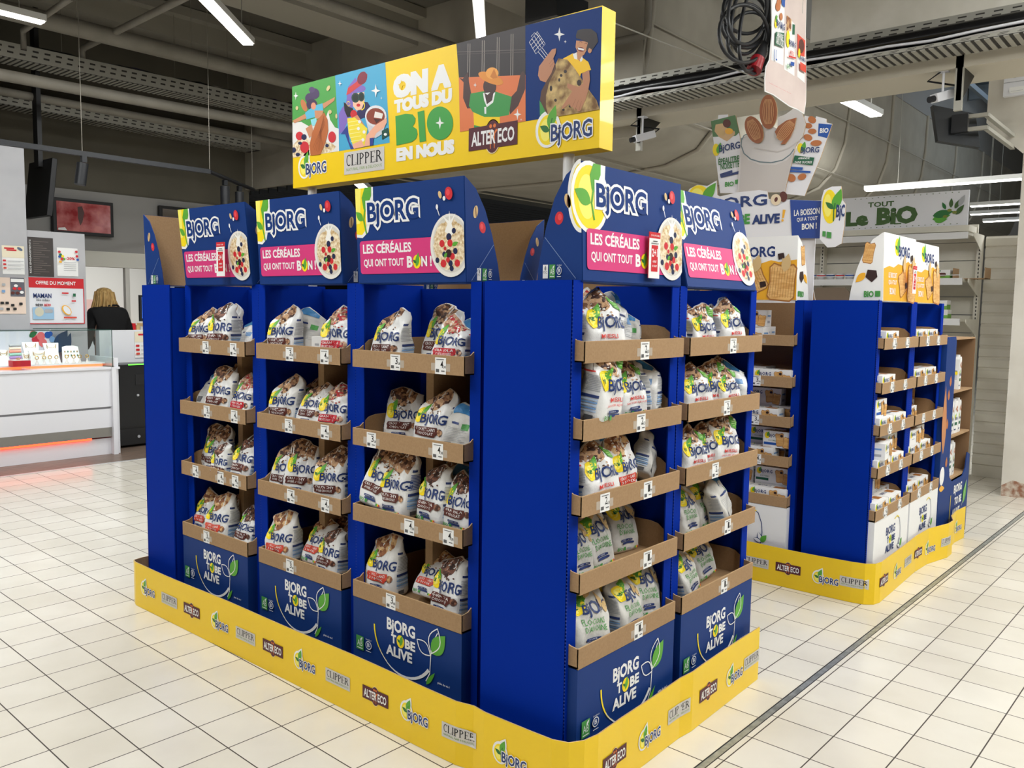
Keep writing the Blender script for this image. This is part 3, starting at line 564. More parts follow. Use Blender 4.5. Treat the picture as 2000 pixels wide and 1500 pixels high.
def bag_mesh(kind,seed):
    K=KINDS[kind]; rnd=random.Random(seed*7+ord(kind[0])+len(kind)); w,h,d=K['w'],K['h'],K['d']
    c=rnd.uniform(-.5,.5); kk=rnd.uniform(.04,.16); lean=rnd.uniform(.01,.035); ph=[rnd.uniform(0,6.28) for _ in range(6)]
    def par(t):
        a=w/2*(1-.1*t*t)*(1-.06*max(0,1-t/.04)); b=d/2*max(0,1-t**2.6)**.8*(1-.1*max(0,1-t/.05))+.0022; n=5-2.8*t; return a,b,n
    def disp(s,t):
        A=.0035*(.4+t*1.5)*min(1,t*6)
        return A*(math.sin(s*5+t*7+ph[0])+.7*math.sin(s*-6+t*13+ph[1])+.5*math.sin(s*11+t*5+ph[2])+.35*math.sin(s*3+t*24+ph[3]))+lean*t*t
    def P(s,t,side=-1,off=0):
        a,b,n=par(min(max(t,0),1)); s_=max(-1,min(1,s)); y=side*(b*max(0,1-abs(s_)**n)**(1/n)+off)+disp(s,t)
        return (a*s+.004*math.sin(t*9+ph[4])*t, y, h*t*(1-kk*t**3*abs(s-c)*2))
    def Q(q,t,side=1,off=0):
        a,b,n=par(t); x=side*(a*max(0,1-abs(q)**n)**(1/n)); return (x+side*off+.004*math.sin(t*9+ph[4])*t, b*q+disp(x/a,t), h*t*(1-kk*t**3*abs(x/a-c)*2))
    g=G(); body=BAGG if kind=='flocons' or (kind=='back' and seed%2) else BAGW; NT,NS=18,18; vs=[]
    for i in range(NT+1):
        t=i/NT
        for j in range(NS+1): s=-math.cos(PI*j/NS); vs.append(P(s,t,-1))
        for j in range(1,NS): s=math.cos(PI*j/NS); vs.append(P(s,t,1))
    m_=2*NS; fs=[]
    for i in range(NT):
        for j in range(m_): fs.append((i*m_+j,i*m_+(j+1)%m_,(i+1)*m_+(j+1)%m_,(i+1)*m_+j))
    fs.append(tuple(reversed(range(m_)))); fs.append(tuple(NT*m_+j for j in range(m_)))
    g.add(vs,fs,body,True)
    F=lambda u,v,hh:P(u/(w/2*.99),v/h,-1,.0006+hh)
    A=Art(step=.0001)
    if kind!='back':
        if K['g']:
            x0=rnd.uniform(-.3,.1); top=[]; n=14
            pts=[(w/2*(-.97),h*.99),(w/2*(-.97),h*.66)]
            for i in range(n+1):
                s=-.95+1.62*i/n; pts.append((w/2*s,h*(.64+.28*abs(s-x0)**1.4+rnd.uniform(-.025,.025))))
            pts+=[(w/2*.72,h*.99)]
            if kind=='avoine': pts=[(w/2*(-.95),h*.99)]+[(w/2*(-.95+1.75*i/n),h*(.68+.03*math.sin(i*1.7)+rnd.uniform(-.02,.02))) for i in range(n+1)]+[(w/2*.85,h*.99)]
            A.poly(pts,K['g'])
            for i in range(6): A.ell(w/2*rnd.uniform(-.3,.5),h*rnd.uniform(.58,.66),.0035,.0028,K['g'],n=8)
        lx=-.066 if kind!='avoine' else -.06; lz=h*.40
        sc=.118 if kind!='flocons' else .13
        if kind=='flocons': lz=h*.56
        A.k=20; 
        A.ell(lx+.02,lz+.034,.024,.029,YL,n=16); A.ell(lx+.015,lz+.034,.013,.02,YL2,n=12); A.leaf(lx+.024,lz+.03,lx+.042,lz+.078,.24,GR); A.leaf(lx+.024,lz+.028,lx+.0,lz+.038,.24,GR2)
        A.text('BjORG',NV2,lx+.032,lz-.005,lx+.032+.102,lz+.038,.022,res=2)
        if K['lab']:
            y0=h*.225; A.poly([(-.056,y0),(.03,y0-.002),(.036,y0+.006),(.044,y0+.012),(.04,y0+.03),(-.054,y0+.028),(-.058,y0+.018),(-.054,y0+.01)],K['lab'])
            A.text(K['t'][0],WH,-.05,y0+.016,.034,y0+.026,.015,res=1); A.text(K['t'][1],WH,-.046,y0+.003,.026,y0+.0125,.015,res=1)
            A.ell(.052,y0+.016,.012,.012,K['g'],n=9)
        elif kind=='muesli':
            A.text('MUESLI',TXR,-.028,h*.285,.034,h*.345,.02,res=1); A.text('SANS SUCRES AJOUTÉS',TXR,-.05,h*.215,.052,h*.262,.012,res=1)
            A.poly([(.035,h*.94),(.066,h*.9),(.064,h*.7),(.036,h*.74)],GR); 
            for i in range(3): A.rect(.04,h*(.76+i*.04),.06,h*(.775+i*.04),M('lime_pale',(186,220,150),.5))
            A.leaf(.045,h*.88,.056,h*.92,.3,WH)
        elif kind=='flocons':
            A.text('FLOCONS',M('ink_green',(66,150,62),.5),-.042,h*.43,.036,h*.52,.008,res=1); A.text("D'AVOINE",M('ink_green'),-.036,h*.33,.04,h*.415,.008,res=1)
            A.leaf(.045,h*.62,.03,h*.86,.22,OATC); A.leaf(.055,h*.55,.062,h*.8,.2,OATC); A.leaf(-.05,h*.93,-.01,h*.86,.25,GR); A.ell(.0,h*.9,.02,.012,OATC,n=10)
        y1=h*.13 if kind!='flocons' else h*.2
        A.rrect(-.036,y1+.001,.02,y1+.0085,.0035,PILL); A.rrect(-.03,y1-.008,.026,y1-.001,.003,PILL); A.text('SOURCE DE FIBRES',WH,-.032,y1+.003,.016,y1+.0065,.0,res=1)
        A.text('BIO',M('ink_green',(66,150,62),.5),-.055,h*.045,-.03,h*.045+.013,.02,res=1); A.rect(-.025,h*.045,-.014,h*.045+.012,CERT)
        A.text('500g' if kind=='flocons' else '375g',CAP if kind!='flocons' else NV2,-.008,h*.045,.014,h*.045+.008,.0,res=1)
        for i,cc in enumerate((CERT,GR,YL,ORG,RD)): A.rect(.03+i*.004,h*.05,.0336+i*.004,h*.05+.008,cc)
    else:
        A.rrect(-.04,h*.6,.01,h*.64,.003,PILL); A.rect(.02,h*.5,.05,h*.62,CERT if seed%2 else SIDE); A.rect(-.05,h*.1,-.02,h*.25,M('ink_mid'))
        for i in range(9): A.rect(-.055,h*(.28+i*.03),.045-.01*(i%3),h*(.287+i*.03),CAP)
        A.poly([(-.03,h*.98),(.05,h*.98),(.05,h*.84),(-.03,h*.8)],M('bag_blue',(58,130,186),.45))
    g.art(A,F,sub=.016)
    # side print: nutrition lines and table on both gussets
    for sd in (1,-1):
        B=Art(step=.0001); bw=d/2
        B.rect(-.6,.70,.6,.73,TXR) if kind in('muesli','fruits') else B.rrect(-.6,.7,.1,.74,.01,PILL)
        for i in range(10): B.rect(-.65,.42+i*.025,.62-.15*((i*7)%3),.432+i*.025,CAP if kind!='avoine' else TXB)
        B.rect(-.65,.33,.65,.37,PILL)
        for i in range(5): B.rect(-.65,.14+i*.038,.65,.165+i*.038,SIDE if i%2 else M('side_print_pale',(186,206,230),.5))
        B.rect(-.5,.04,.1,.1,M('ink_mid'))
        g.art(B,lambda u,v,hh:Q(u,v,sd,.0006+hh),sub=.2)
    return g
PROTO={}
def bag(kind,seed,loc,rot,scale,label,group):
    k=(kind,seed)
    if k not in PROTO:
        o=bag_mesh(kind,seed).build('cereal_bag'); PROTO[k]=o.data
    else:
        o=bpy.data.objects.new('cereal_bag',PROTO[k]); COL.objects.link(o)
    o.location=loc; o.rotation_mode='ZYX'; o.rotation_euler=rot; o.scale=(scale[0],scale[1],scale[2]); tag(o,label,'cereal bag',group); return o
ORD=['leftmost','second from left','third from left','fourth from left','fifth from left','sixth from left','seventh from left']
_n=[0]
def fill(face,X,rows,dat,where,fo,lim):
    """face 'L': display plane x = X ; face 'R': plane y = X. dat {row:[(kind,px,depth,yaw,pitch,roll,scale)]}; depth of the bag centre behind the strip plane"""
    nr=len(rows)
    for ri,lst in dat.items():
        z=rows[ri]+.0042; names={0:'bottom',nr-1:'top'}; rn=names.get(ri) or (['','second lowest','middle','second highest'] if nr==5 else ['','second lowest','second highest'])[ri]
        fr=[b for b in lst if b[2]<.11]; fr.sort(key=lambda b:b[1]); bk=[b for b in lst if b[2]>=.11]; bk.sort(key=lambda b:b[1])
        for b in lst:
            kind,px,dep,yaw,pit,rol,sc=b
            if face=='L': w=at(px,960,0,X+dep); loc=(X+dep,w.y,z); base=-PI/2
            else: w=at(px,960,1,X+dep); loc=(w.x,X+dep,z); base=0
            # aim along the vertical at mid bag height
            for _ in range(3):
                p=Vector(loc)+Vector((0,0,.08)); q=p-CAM; sx=1000+FPX*q.dot(RT)/q.dot(D); 
                q2=(Vector(loc)+Vector((0,-.01,.08) if face=='L' else (.01,0,.08)))-CAM; s2=1000+FPX*q2.dot(RT)/q2.dot(D)
                dl=(px-sx)/(s2-sx)*.01; loc=(loc[0],loc[1]-dl,z) if face=='L' else (loc[0]+dl,loc[1],z)
            hd=KINDS[kind]['d']*sc/2; hw=KINDS[kind]['w']*sc/2; cy_,sy_=abs(math.cos(R(yaw))),abs(math.sin(R(yaw)))
            ey=hd*cy_+hw*sy_*.8; ex=hw*cy_+hd*sy_; L0,L1=lim
            if pit<7: 
                mn=fo+.008+ey*.95; dep=max(dep,mn); 
                if face=='L': loc=(X+dep,loc[1],z)
                else: loc=(loc[0],X+dep,z)
            else: z=z+.03; loc=(loc[0],loc[1],z)
            if face=='L': loc=(loc[0],max(L0+ex*.9,min(L1-ex*.9,loc[1])),loc[2])
            else: loc=(max(L0+ex*.9,min(L1-ex*.9,loc[0])),loc[1],loc[2])
            rank=(('alone in front' if len(fr)==1 else ORD[fr.index(b)]) if b in fr else ('behind' if len(bk)==1 else ORD[bk.index(b)]+' behind'))
            lk=KINDS[kind]['sh']
            lab='%s, %s, %s tray, %s'%(lk,rank,rn,where); _n[0]+=1
            # a rolled bag pivots about its lower corner, so lift it until it rests
            w_,d_=KINDS[kind]['w']*sc/2,KINDS[kind]['d']*sc/2; lift=abs(math.sin(R(rol)))*w_+abs(math.sin(R(pit)))*d_
            s2_=(-1)**_n[0]
            bag(kind,_n[0]%3,(loc[0],loc[1],loc[2]+lift*.92),(R(pit),R(rol),base+R(yaw)),(sc,sc,sc*(1+.03*s2_)),lab,'cereal bags on the %s'%where)
fill('L',-.02,RL,{3:[('choc',766,.045,0,0,-2,1),('choc',866,.15,0,0,4,1.02),('fruits',884,.035,5,0,3,.95),('back',912,.12,-20,0,0,.85)],
 2:[('choc',778,.13,25,0,0,.95),('choc',848,.04,5,2,3,.98),('back',903,.04,0,0,1,.9)],
 1:[('avoine',726,.012,2,8,8,.98),('avoine',780,.025,0,0,-1,1.02),('granc',852,.03,-8,0,2,.98),('avoine',868,.15,0,0,0,1),('granc',905,.035,0,0,-2,.92),('back',915,.15,10,0,-12,.95)],
 0:[('noix',750,.05,4,0,-2,1.0),('noix',838,.06,0,0,24,.84),('granc',880,.03,-5,0,4,1.0),('back',908,.15,0,0,0,.9)]},'nearest left stand',-.045,(.395,.92))
fill('L',-.02,RL,{3:[('choc',545,.035,12,0,-3,.95),('back',592,.1,35,0,12,1.0),('fruits',664,.045,10,0,0,1)],
 2:[('choc',550,.04,8,0,-3,1.02),('choc',610,.03,10,0,10,.86),('fruits',657,.04,8,0,3,.98),('choc',612,.16,0,0,0,.95)],
 1:[('avoine',554,.04,5,0,0,.98),('avoine',591,.045,25,0,2,.95),('avoine',651,.04,18,0,-3,1.0),('avoine',672,.16,0,0,0,.98)],
 0:[('noix',537,.02,8,0,-3,1.02),('noix',618,.05,0,0,15,.86),('granc',649,.035,-5,0,4,.95),('choc',672,.15,0,0,0,.9)]},'middle left stand',-.045,(.995,1.5))
fill('L',-.035,RL,{3:[('choc',390,.045,10,0,0,.95),('granc',438,.035,8,0,0,1.05),('back',486,.09,0,0,0,.75),('choc',420,.16,0,0,0,.98)],
 2:[('back',408,.06,5,0,18,.88),('choc',434,.03,10,0,4,1),('fruits',479,.035,0,0,4,.98),('choc',440,.16,0,0,0,1.0)],
 1:[('avoine',400,.1,0,0,-2,.95),('avoine',428,.08,10,0,0,.92),('granc',437,.01,0,0,-2,.86),('granc',478,.03,0,0,8,.98),('choc',482,.16,0,0,0,.95)],
 0:[('noix',398,.05,0,0,6,.9),('noix',434,.03,5,0,0,1.05),('granc',482,.03,0,0,6,.86),('choc',465,.16,0,0,0,.95)]},'farthest left stand',-.045,(1.595,2.095))
fill('R',-.032,RR,{4:[('muesli',1174,.02,-14,0,0,1.05),('back',1196,.1,10,0,8,.98),('back',1222,.12,-60,0,0,.68),('fruits',1152,.19,0,0,0,1.08)],
 3:[('muesli',1168,.015,8,8,3,1.08),('muesli',1222,.04,-5,0,-2,.98),('back',1247,.1,60,0,0,.95),('back',1266,.09,-75,0,0,.95),('muesli',1150,.18,0,0,0,.98)],
 2:[('muesli',1162,.02,-6,0,-2,1.05),('noix',1208,.035,0,4,-3,.88),('back',1256,.07,20,0,30,.84),('flocons',1216,.17,0,0,0,1.0),('back',1176,.17,0,0,0,.95)],
 1:[('flocons',1158,.085,0,0,-3,.98),('flocons',1206,.13,-5,0,2,.98),('flocons',1122,.08,0,0,0,.9)],
 0:[('flocons',1142,.025,-10,0,4,1.08),('flocons',1178,.12,0,0,0,1.0),('flocons',1217,.03,6,0,0,1.02),('flocons',1263,.055,-8,0,6,.98)]},'near corner stand',-.034,(-.075,.45))
fill('R',-.032,RR,{4:[('muesli',1342,.07,-20,0,0,.92),('muesli',1366,.035,-12,0,0,.86),('muesli',1392,.085,-10,0,0,.9),('muesli',1420,.03,-10,0,-2,.98),('back',1452,.075,15,0,4,.98),('back',1400,.2,0,0,70,.86)],
 3:[('muesli',1353,.03,-16,0,-2,.98),('muesli',1386,.045,-14,0,0,.95),('muesli',1415,.02,-8,0,-3,.9),('muesli',1440,.09,-10,0,0,.98),('back',1462,.06,-50,0,0,.95)],
 2:[('muesli',1347,.03,-10,0,0,.92),('muesli',1375,.055,-14,0,0,.95),('muesli',1407,.03,-12,0,3,1.0),('muesli',1432,.08,-10,0,4,.98)],
 1:[('flocons',1334,.08,0,0,0,.92),('flocons',1366,.09,0,0,-3,.98),('back',1408,.03,20,0,-18,.95),('fruits',1394,.18,0,0,0,.9)],
 0:[('flocons',1338,.04,10,0,-14,.92),('flocons',1366,.1,-5,0,-12,.95),('flocons',1322,.17,0,0,0,.9)]},'right face stand',-.034,(.505,1.03))
# two small white cartons beside the berry bag on the middle stand
for i,(px,dep,h) in enumerate(((624,.03,.085),(640,.06,.055))):
    w=at(px,650,0,.0+dep); g=G(); g.box((-.014,-.03,0),(.014,.03,h),PAPER); A=Art(); A.rect(-.02,.01,.02,h*.4,TXR); A.rect(-.015,h*.6,.01,h*.7,CAP); g.art(A,lambda u,v,hh:(-.0142-hh,u,v)); g.art(A,lambda u,v,hh:(u*.6,-.0302-hh,v))
    tag(g.build('small_carton',None,(dep,w.y,RL[3]+.0045),(0,0,.2*i)),('tall narrow white carton on the top tray of middle left stand','low white carton lying right of the narrow one on middle stand')[i],'carton')
# ================================================================= biscuit stands (second island)
BIS=noisy('print_biscuit',(214,158,86),(238,194,124),18,.6,stretch=(1,1,6)); OCH=M('print_ochre',(240,176,44),.45); BISL=M('biscuit_line',(168,108,50),.6)
def biscuit(A,x,y,w,h,rot=0):
    B=Art(); B.poly([(0,.1),(.12,0),(.85,0),(1,.12),(.97,.6),(1,.9),(.86,1),(.5,.93),(.15,1),(0,.88),(.05,.5)],BISL); B.k-=0
    B.poly([(.03,.13),(.14,.04),(.83,.04),(.96,.14),(.93,.6),(.96,.88),(.84,.96),(.5,.89),(.16,.96),(.04,.86),(.09,.5)],BIS)
    for i in range(9): B.rect(.1+i*.095,.1,.112+i*.095,.88,BISL); B.k-=1
    B.k+=1; c,q=math.cos(R(rot)),math.sin(R(rot))
    for (k,m,vs,fs) in B.items: A.items.append((A.k+k,m,[(x+c*u*w-q*v*h,y+q*u*w+c*v*h) for u,v in vs],fs))
    A.k+=6
def bhead(full=True):
    A=Art(); W=.51; A.rect(0,0,W,.318,WH)
    A.poly([(0,0),(W,0),(W,.2),(.42,.19),(.38,.2),(.3,.175),(.22,.18),(.15,.16),(.08,.165),(0,.15)],OCH)
    A.ell(.2,.26,.038,.042,YL); A.leaf(.205,.23,.235,.318,.24,GR); A.leaf(.2,.25,.165,.265,.24,GR2); A.text('BjORG',NV2,.22,.2,.4,.27,.03)
    A.text('LE BISCUIT',WH,.07,.11,.2,.135,.02); A.text('QUI A TOUT',WH,.07,.075,.2,.1,.02); A.text('BON !',WH,.09,.03,.18,.063,.03)
    biscuit(A,.26,.01,.13,.12,25); biscuit(A,.36,.0,.14,.19,-5); 
    for x,y in ((.3,.17),(.33,.06),(.42,.2)): A.poly([(x,y),(x+.03,y+.01),(x+.025,y+.035),(x-.005,y+.03)],CHOC)
    for a in (.3,.45): A.leaf(a,.14,a+.02,.23,.25,OATC); A.leaf(a+.01,.15,a-.01,.21,.2,OATC)
    return A
BH=bhead()
def bcheek(mir=False):
    A=Art(); biscuit(A,.05,.17,.05,.1,10); A.poly([(.03,.14),(.07,.145),(.08,.11),(.05,.085),(.025,.11)],CHOC); A.leaf(.08,.13,.125,.085,.25,OCH); A.text('BIO',M('ink_green'),.04,.015,.085,.045,.04)
    if mir: k,m_,vs,fs=A.items[-1]; A.items[-1]=(k,m_,[(.125-x,y) for x,y in vs],fs)
    A.rect(.01,.018,.034,.045,CERT); return A
BC=bcheek; WHC=M('card_white',(236,236,234),.45)
RB=[.40,.607,.81,1.012,1.222]; bp2=[[(.15,'4,38'),(.38,'4,38')]]+[[(.15,'3,68'),(.36,'3,68')]]*4
gB='blue biscuit display stands of the second island'
hb=dict(art=BH,body=WHC,cheek=BC,certs=False)
stand('blue biscuit display stand at the corner, wide side panel and white header',(2.2,-.113,0),0,RB,P=.575,dep=.315,front_over=-.03,tx=(.012,.56),white=True,prices=bp2,group=gB,hdr=dict(hb,front=-.004),lean=.01,top=1.45,lip=.05)
stand('blue biscuit display stand between corner biscuit stand and drinks stand',(2.775,-.113,0),0,RB,P=.575,dep=.315,front_over=-.03,tx=(.012,.56),white=True,prices=bp2,group=gB,hdr=dict(hb,front=.02),lean=.02,top=1.45,lip=.05)
bpd=[[]]+[[(.36,'4,38')]]+[[(.34,'3,68')]]*3
stand('biscuit display stand facing left with brown back, white base box',(2.24,.86,0),-PI/2,RB,P=.6,dep=.3,front_over=-.04,tx=(.045,.575),white=2,prices=bpd,group=gB,hdr=dict(hb,wd=.53),top=1.45,lip=.05)
for x,y,rz in ((3.34,.75,PI),):
    stand('blue display stand facing away behind the corner biscuit stands',(x,y,0),rz,RB,P=.57,dep=.3,group=gB,bare=True,top=1.45,hdr=hb)
BXS={}
def bbox_geo(kind):
    L,Hh,Dp={'long':(.2,.08,.085),'tall':(.155,.085,.06),'oat':(.2,.085,.06)}[kind]; g=G(); g.box((-L/2,-Dp/2,0),(L/2,Dp/2,Hh),PAPER); A=Art()
    
    A.ell(-L/2+.022,Hh-.024,.014,.017,YL,n=14); A.leaf(-L/2+.022,Hh-.03,-L/2+.032,Hh-.003,.24,GR); A.text('BjORG',NV2,-L/2+.03,Hh-.038,-L/2+.095,Hh-.014,.02,res=1)
    if kind!='long': A.rect(-L/2+.005,Hh*.15,-L/2+.075,Hh*.3,{'tall':SKB,'oat':TEAL}[kind]); A.text('FOURRÉS',GR2,-L/2+.03,Hh*.38,-L/2+.08,Hh*.48,.0,res=1)
    else: A.rect(-L/2+.03,.03,-L/2+.08,.034,CAP)
    biscuit(A,L/2-.082,Hh*.08,.045,Hh*.8,8); biscuit(A,L/2-.05,Hh*.05,.042,Hh*.7,-8); A.ell(L/2-.055,Hh*.75,.008,.007,CHOC,n=8)
    g.art(A,lambda u,v,h:(u,-Dp/2-.0002-h,v)); B=Art(); B.rect(-Dp*.3,Hh*.2,Dp*.2,Hh*.35,CAP); B.rect(-Dp*.3,Hh*.6,Dp*.3,Hh*.7,SIDE)
    g.art(B,lambda u,v,h:(L/2+.0002+h,u,v)); g.art(B,lambda u,v,h:(-L/2-.0002-h,u,v)); C=Art(); C.text('BjORG',NV2,-L*.35,-.012,0,.018,.02,res=1); C.rect(L*.1,-.02,L*.4,.02,BISL); g.art(C,lambda u,v,h:(u,v,Hh+.0002+h)); return g,(L,Hh,Dp)
def bbox(kind,loc,rz,label,group,sc=1):
    if kind not in BXS: g,dm=bbox_geo(kind); o=g.build('biscuit_box'); BXS[kind]=(o.data,dm)
    else: o=bpy.data.objects.new('biscuit_box',BXS[kind][0]); COL.objects.link(o)
    o.location=loc; o.rotation_euler=(0,0,rz); o.scale=(sc,)*3; tag(o,label,'biscuit box',group)
BD={'long':(.2,.08,.085),'tall':(.155,.085,.06),'oat':(.2,.085,.06)}
LK={'long':'long white biscuit box','tall':'white biscuit box with blue band','oat':'white biscuit box with green band'}
def boxes(org,rz,rows,dat,where):
    c,q=math.cos(rz),math.sin(rz); nr=5
    for ri,lst in dat.items():
        rn=['bottom','second','middle','fourth','top'][ri]; cnt={}
        pos=sorted(set((round(b[2],2)) for b in lst))
        for b in lst:
            kind,x,y,lv,*ex=b; yw=ex[0] if ex else 0
            z=rows[ri]+.0045+lv; depth='front' if y<.08 else 'back'
            same=sorted([k for k in lst if (k[2]<.08)==(y<.08) and abs(k[3]-lv)<.01],key=lambda k:k[1]); side='only' if len(same)==1 else ORD[same.index(b)]
            lvl='' if lv<.01 else ' stacked on top'
            lab='biscuit box%s, %s in %s, %s tray, %s'%({0:'',1:' stacked on another'}[lv>=.01],side,depth,rn,where)
            bbox(kind,(org[0]+c*x-q*y,org[1]+q*x+c*y,z),rz+R(yw),lab,'biscuit boxes on the %s'%where)
o3=(2.2,-.113); 
boxes(o3,0,RB,{4:[('long',.15,.02,0),('tall',.1,.13,0),('tall',.1,.13,.086)],3:[('long',.13,.02,0),('long',.12,.12,0)],
 2:[('long',.125,.02,0),('long',.34,.02,0),('tall',.1,.025,.0805),('oat',.3,.2,0),('oat',.3,.2,.086),('oat',.125,.2,0)],
 1:[('long',.125,.02,0),('long',.34,.02,0),('long',.15,.01,.0805,8),('tall',.42,.06,.0805),('oat',.13,.13,0),('oat',.13,.13,.086),('oat',.35,.14,0),('oat',.35,.14,.086)],
 0:[('long',.125,.02,0),('long',.335,.02,0),('tall',.1,.1,.0),('tall',.1,.1,.086),('oat',.29,.1,0),('oat',.29,.1,.086),('tall',.47,.1,0)]},'corner biscuit stand')
boxes((2.775,-.093),0,RB,{4:[('long',.15,.02,0),('long',.36,.02,0)],3:[('long',.15,.02,0),('long',.37,.02,0),('tall',.1,.12,0),('tall',.1,.12,.086)],
 2:[('tall',.1,.02,0),('oat',.27,.1,0),('oat',.27,.1,.086),('tall',.46,.13,0),('tall',.46,.13,.086)],
 1:[('long',.125,.02,0),('long',.335,.02,0),('long',.14,.02,.0805),('tall',.31,.03,.0805),('oat',.2,.15,0)],
 0:[('long',.125,.02,0),('long',.335,.02,0),('oat',.3,.1,0),('oat',.3,.1,.086),('tall',.1,.12,0)]},'far right biscuit stand')
boxes((2.24,.86),-PI/2,RB,{4:[('tall',.3,.1,0),('tall',.3,.16,0),('tall',.3,.1,.086),('long',.3,.02,0)],3:[('long',.46,.02,0),('long',.25,.02,0),('tall',.3,.18,0),('tall',.3,.12,0)],
 2:[('long',.4,.02,0),('long',.19,.02,0),('oat',.35,.16,0),('oat',.35,.16,.086),('tall',.5,.12,0)],1:[('long',.38,.02,0),('long',.17,.02,0),('oat',.4,.12,0),('oat',.4,.12,.086),('tall',.49,.04,.0805)],
 0:[('long',.46,.02,0),('long',.25,.02,0),('oat',.45,.1,0),('oat',.45,.1,.086),('tall',.26,.1,0),('tall',.26,.1,.086)]},'left-facing stand')
# white plastic shelf clips inside the stand that faces left
# ================================================================= drinks stand at the right end
t=empty('drinks_stand',(3.36,-.14,0)); tag(t,'tall navy drinks display stand with almond prints and curved side cut-out','display stand')
g=G(); Hd=1.26; 
out=[(0,.006),(0,Hd-.02),(.02,Hd),(.18,Hd),(.2,Hd-.03),(.2,.46),(.22,.42),(.27,.38),(.6,.38),(.66,.42),(.69,.5),(.7,Hd*.55),(.72,Hd*.6),(.74,.4),(.74,.006)]
out=[(0,.006),(0,Hd-.02),(.02,Hd),(.19,Hd),(.21,Hd-.03),(.21,.5),(.23,.42),(.3,.38),(.56,.38),(.62,.42),(.65,.52),(.72,.5),(.72,.006)]
g.prism(out,lambda u,v,h:(u,h,v),0,.006,NV)
A=Art(); AL=M('almond',(186,112,62),.5)
for x,y,r in ((.12,1.0,20),(.1,.92,-30),(.1,.75,0),(.13,.52,30)): A.leaf(x,y-.03,x+.01*math.sin(R(r)),y+.035,.35,AL)
A.leaf(.04,.58,.02,.98,.12,M('orange_brown',(196,132,84),.5)); A.ell(.05,.45,.05,.055,WH); A.leaf(.0,.38,.12,.37,.15,OCH)
A.text('BjORG',WH,.35,.28,.55,.35,.04); A.text('TO BE',WH,.38,.22,.55,.27,.05); A.text('ALIVE',WH,.33,.14,.52,.2,.05); A.leaf(.6,.2,.66,.34,.25,GR); A.stroke([(.56,.19),(.6,.22),(.66,.34)],.004,WH); A.stroke([(.28,.3),(.275,.12)],.01,YL)
g.art(A,lambda u,v,h:(u,-.0004-h,v)); g.build('side_panel',t)
g=G(); g.box((0,.006,.006),(.008,.5,Hd-.02),NV); g.box((.008,.48,.006),(.72,.488,Hd-.1),KRD); g.box((.7,.006,.006),(.708,.48,Hd-.02),KRD); g.build('back_panel',t)
for z in (.4,.66,.93,Hd-.01): g=G(); g.box((.01,.008,z-.01),(.7,.478,z),KR); g.build('shelf',t)
MILKC=M('carton_white',(238,238,236),.35); CAPM=M('cap_white',(226,226,226),.4)
def carton_geo():
    g=G(); g.box((-.035,-.03,0),(.035,.03,.185),MILKC); g.prism([(-.035,.185),(.035,.185),(.02,.2),(-.02,.2)],lambda u,v,h:(u,h,v),-.03,.03,MILKC); g.tube([(.0,-.012,.195),(.0,-.012,.212)],.013,CAPM,12)
    A=Art(); A.ell(-.012,.1,.013,.015,YL,n=14); A.leaf(-.01,.095,.0,.125,.24,GR); A.text('BjORG',NV2,-.024,.075,.03,.1,.02,res=1); A.rect(-.024,.05,.022,.068,TEAL); A.rect(-.03,.02,.0,.028,PILL)
    for x,y in ((.01,.16),(-.01,.15),(.015,.14)): A.leaf(x,y-.01,x+.004,y+.01,.4,AL)
    g.art(A,lambda u,v,h:(u,-.0302-h,v))
    B=Art(); B.rect(-.022,.11,.02,.115,PILL)
    for i in range(6): B.rect(-.022,.06+i*.008,.02,.063+i*.008,CAP)
    B.ell(.015,.1,.008,.012,YL,n=10); g.art(B,lambda u,v,h:(-.0352-h,-u,v)); return g
cm=None; i=0
for z,zn in ((.4,'bottom'),(.66,'lower'),(.93,'upper')):
    for yy in range(3 if z!=.4 else 2):
        for xx in range(4 if z==.66 else 3):
            if z==.93 and xx==1: continue
            if cm is None: o=carton_geo().build('drink_carton'); cm=o.data
            else: o=bpy.data.objects.new('drink_carton',cm); COL.objects.link(o)
            o.location=(3.36+.27+xx*.085+(0.03 if z==.93 else 0),-.14+.06+yy*.07,z+.0005); o.rotation_euler=(0,0,.05*((i*7)%5-2)); i+=1
            tag(o,'white plant drink carton, %s in %s row, %s shelf of navy drinks stand'%(ORD[xx],['front','second','third'][yy],zn),'drink carton','plant drink cartons on the navy drinks stand')
# ================================================================= KIOSK (left background)
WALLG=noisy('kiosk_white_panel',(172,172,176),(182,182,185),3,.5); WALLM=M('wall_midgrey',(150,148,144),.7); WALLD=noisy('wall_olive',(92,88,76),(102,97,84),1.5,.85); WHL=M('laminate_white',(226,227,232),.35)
GLASS=bpy.data.materials.new('showcase_glass'); GLASS.use_nodes=True; nt=GLASS.node_tree; nt.nodes.clear()
_o=nt.nodes.new('ShaderNodeOutputMaterial'); _m=nt.nodes.new('ShaderNodeMixShader'); _t=nt.nodes.new('ShaderNodeBsdfTransparent'); _g=nt.nodes.new('ShaderNodeBsdfGlossy'); _g.inputs['Roughness'].default_value=.03; _m.inputs[0].default_value=.07; _t.inputs[0].default_value=(.96,.99,.98,1)
nt.links.new(_t.outputs[0],_m.inputs[1]); nt.links.new(_g.outputs[0],_m.inputs[2]); nt.links.new(_m.outputs[0],_o.inputs[0])
def st(name,a,b,mat):
    g=G(); g.box(a,b,mat); o=g.build(name); tag(o,kind='structure'); return o
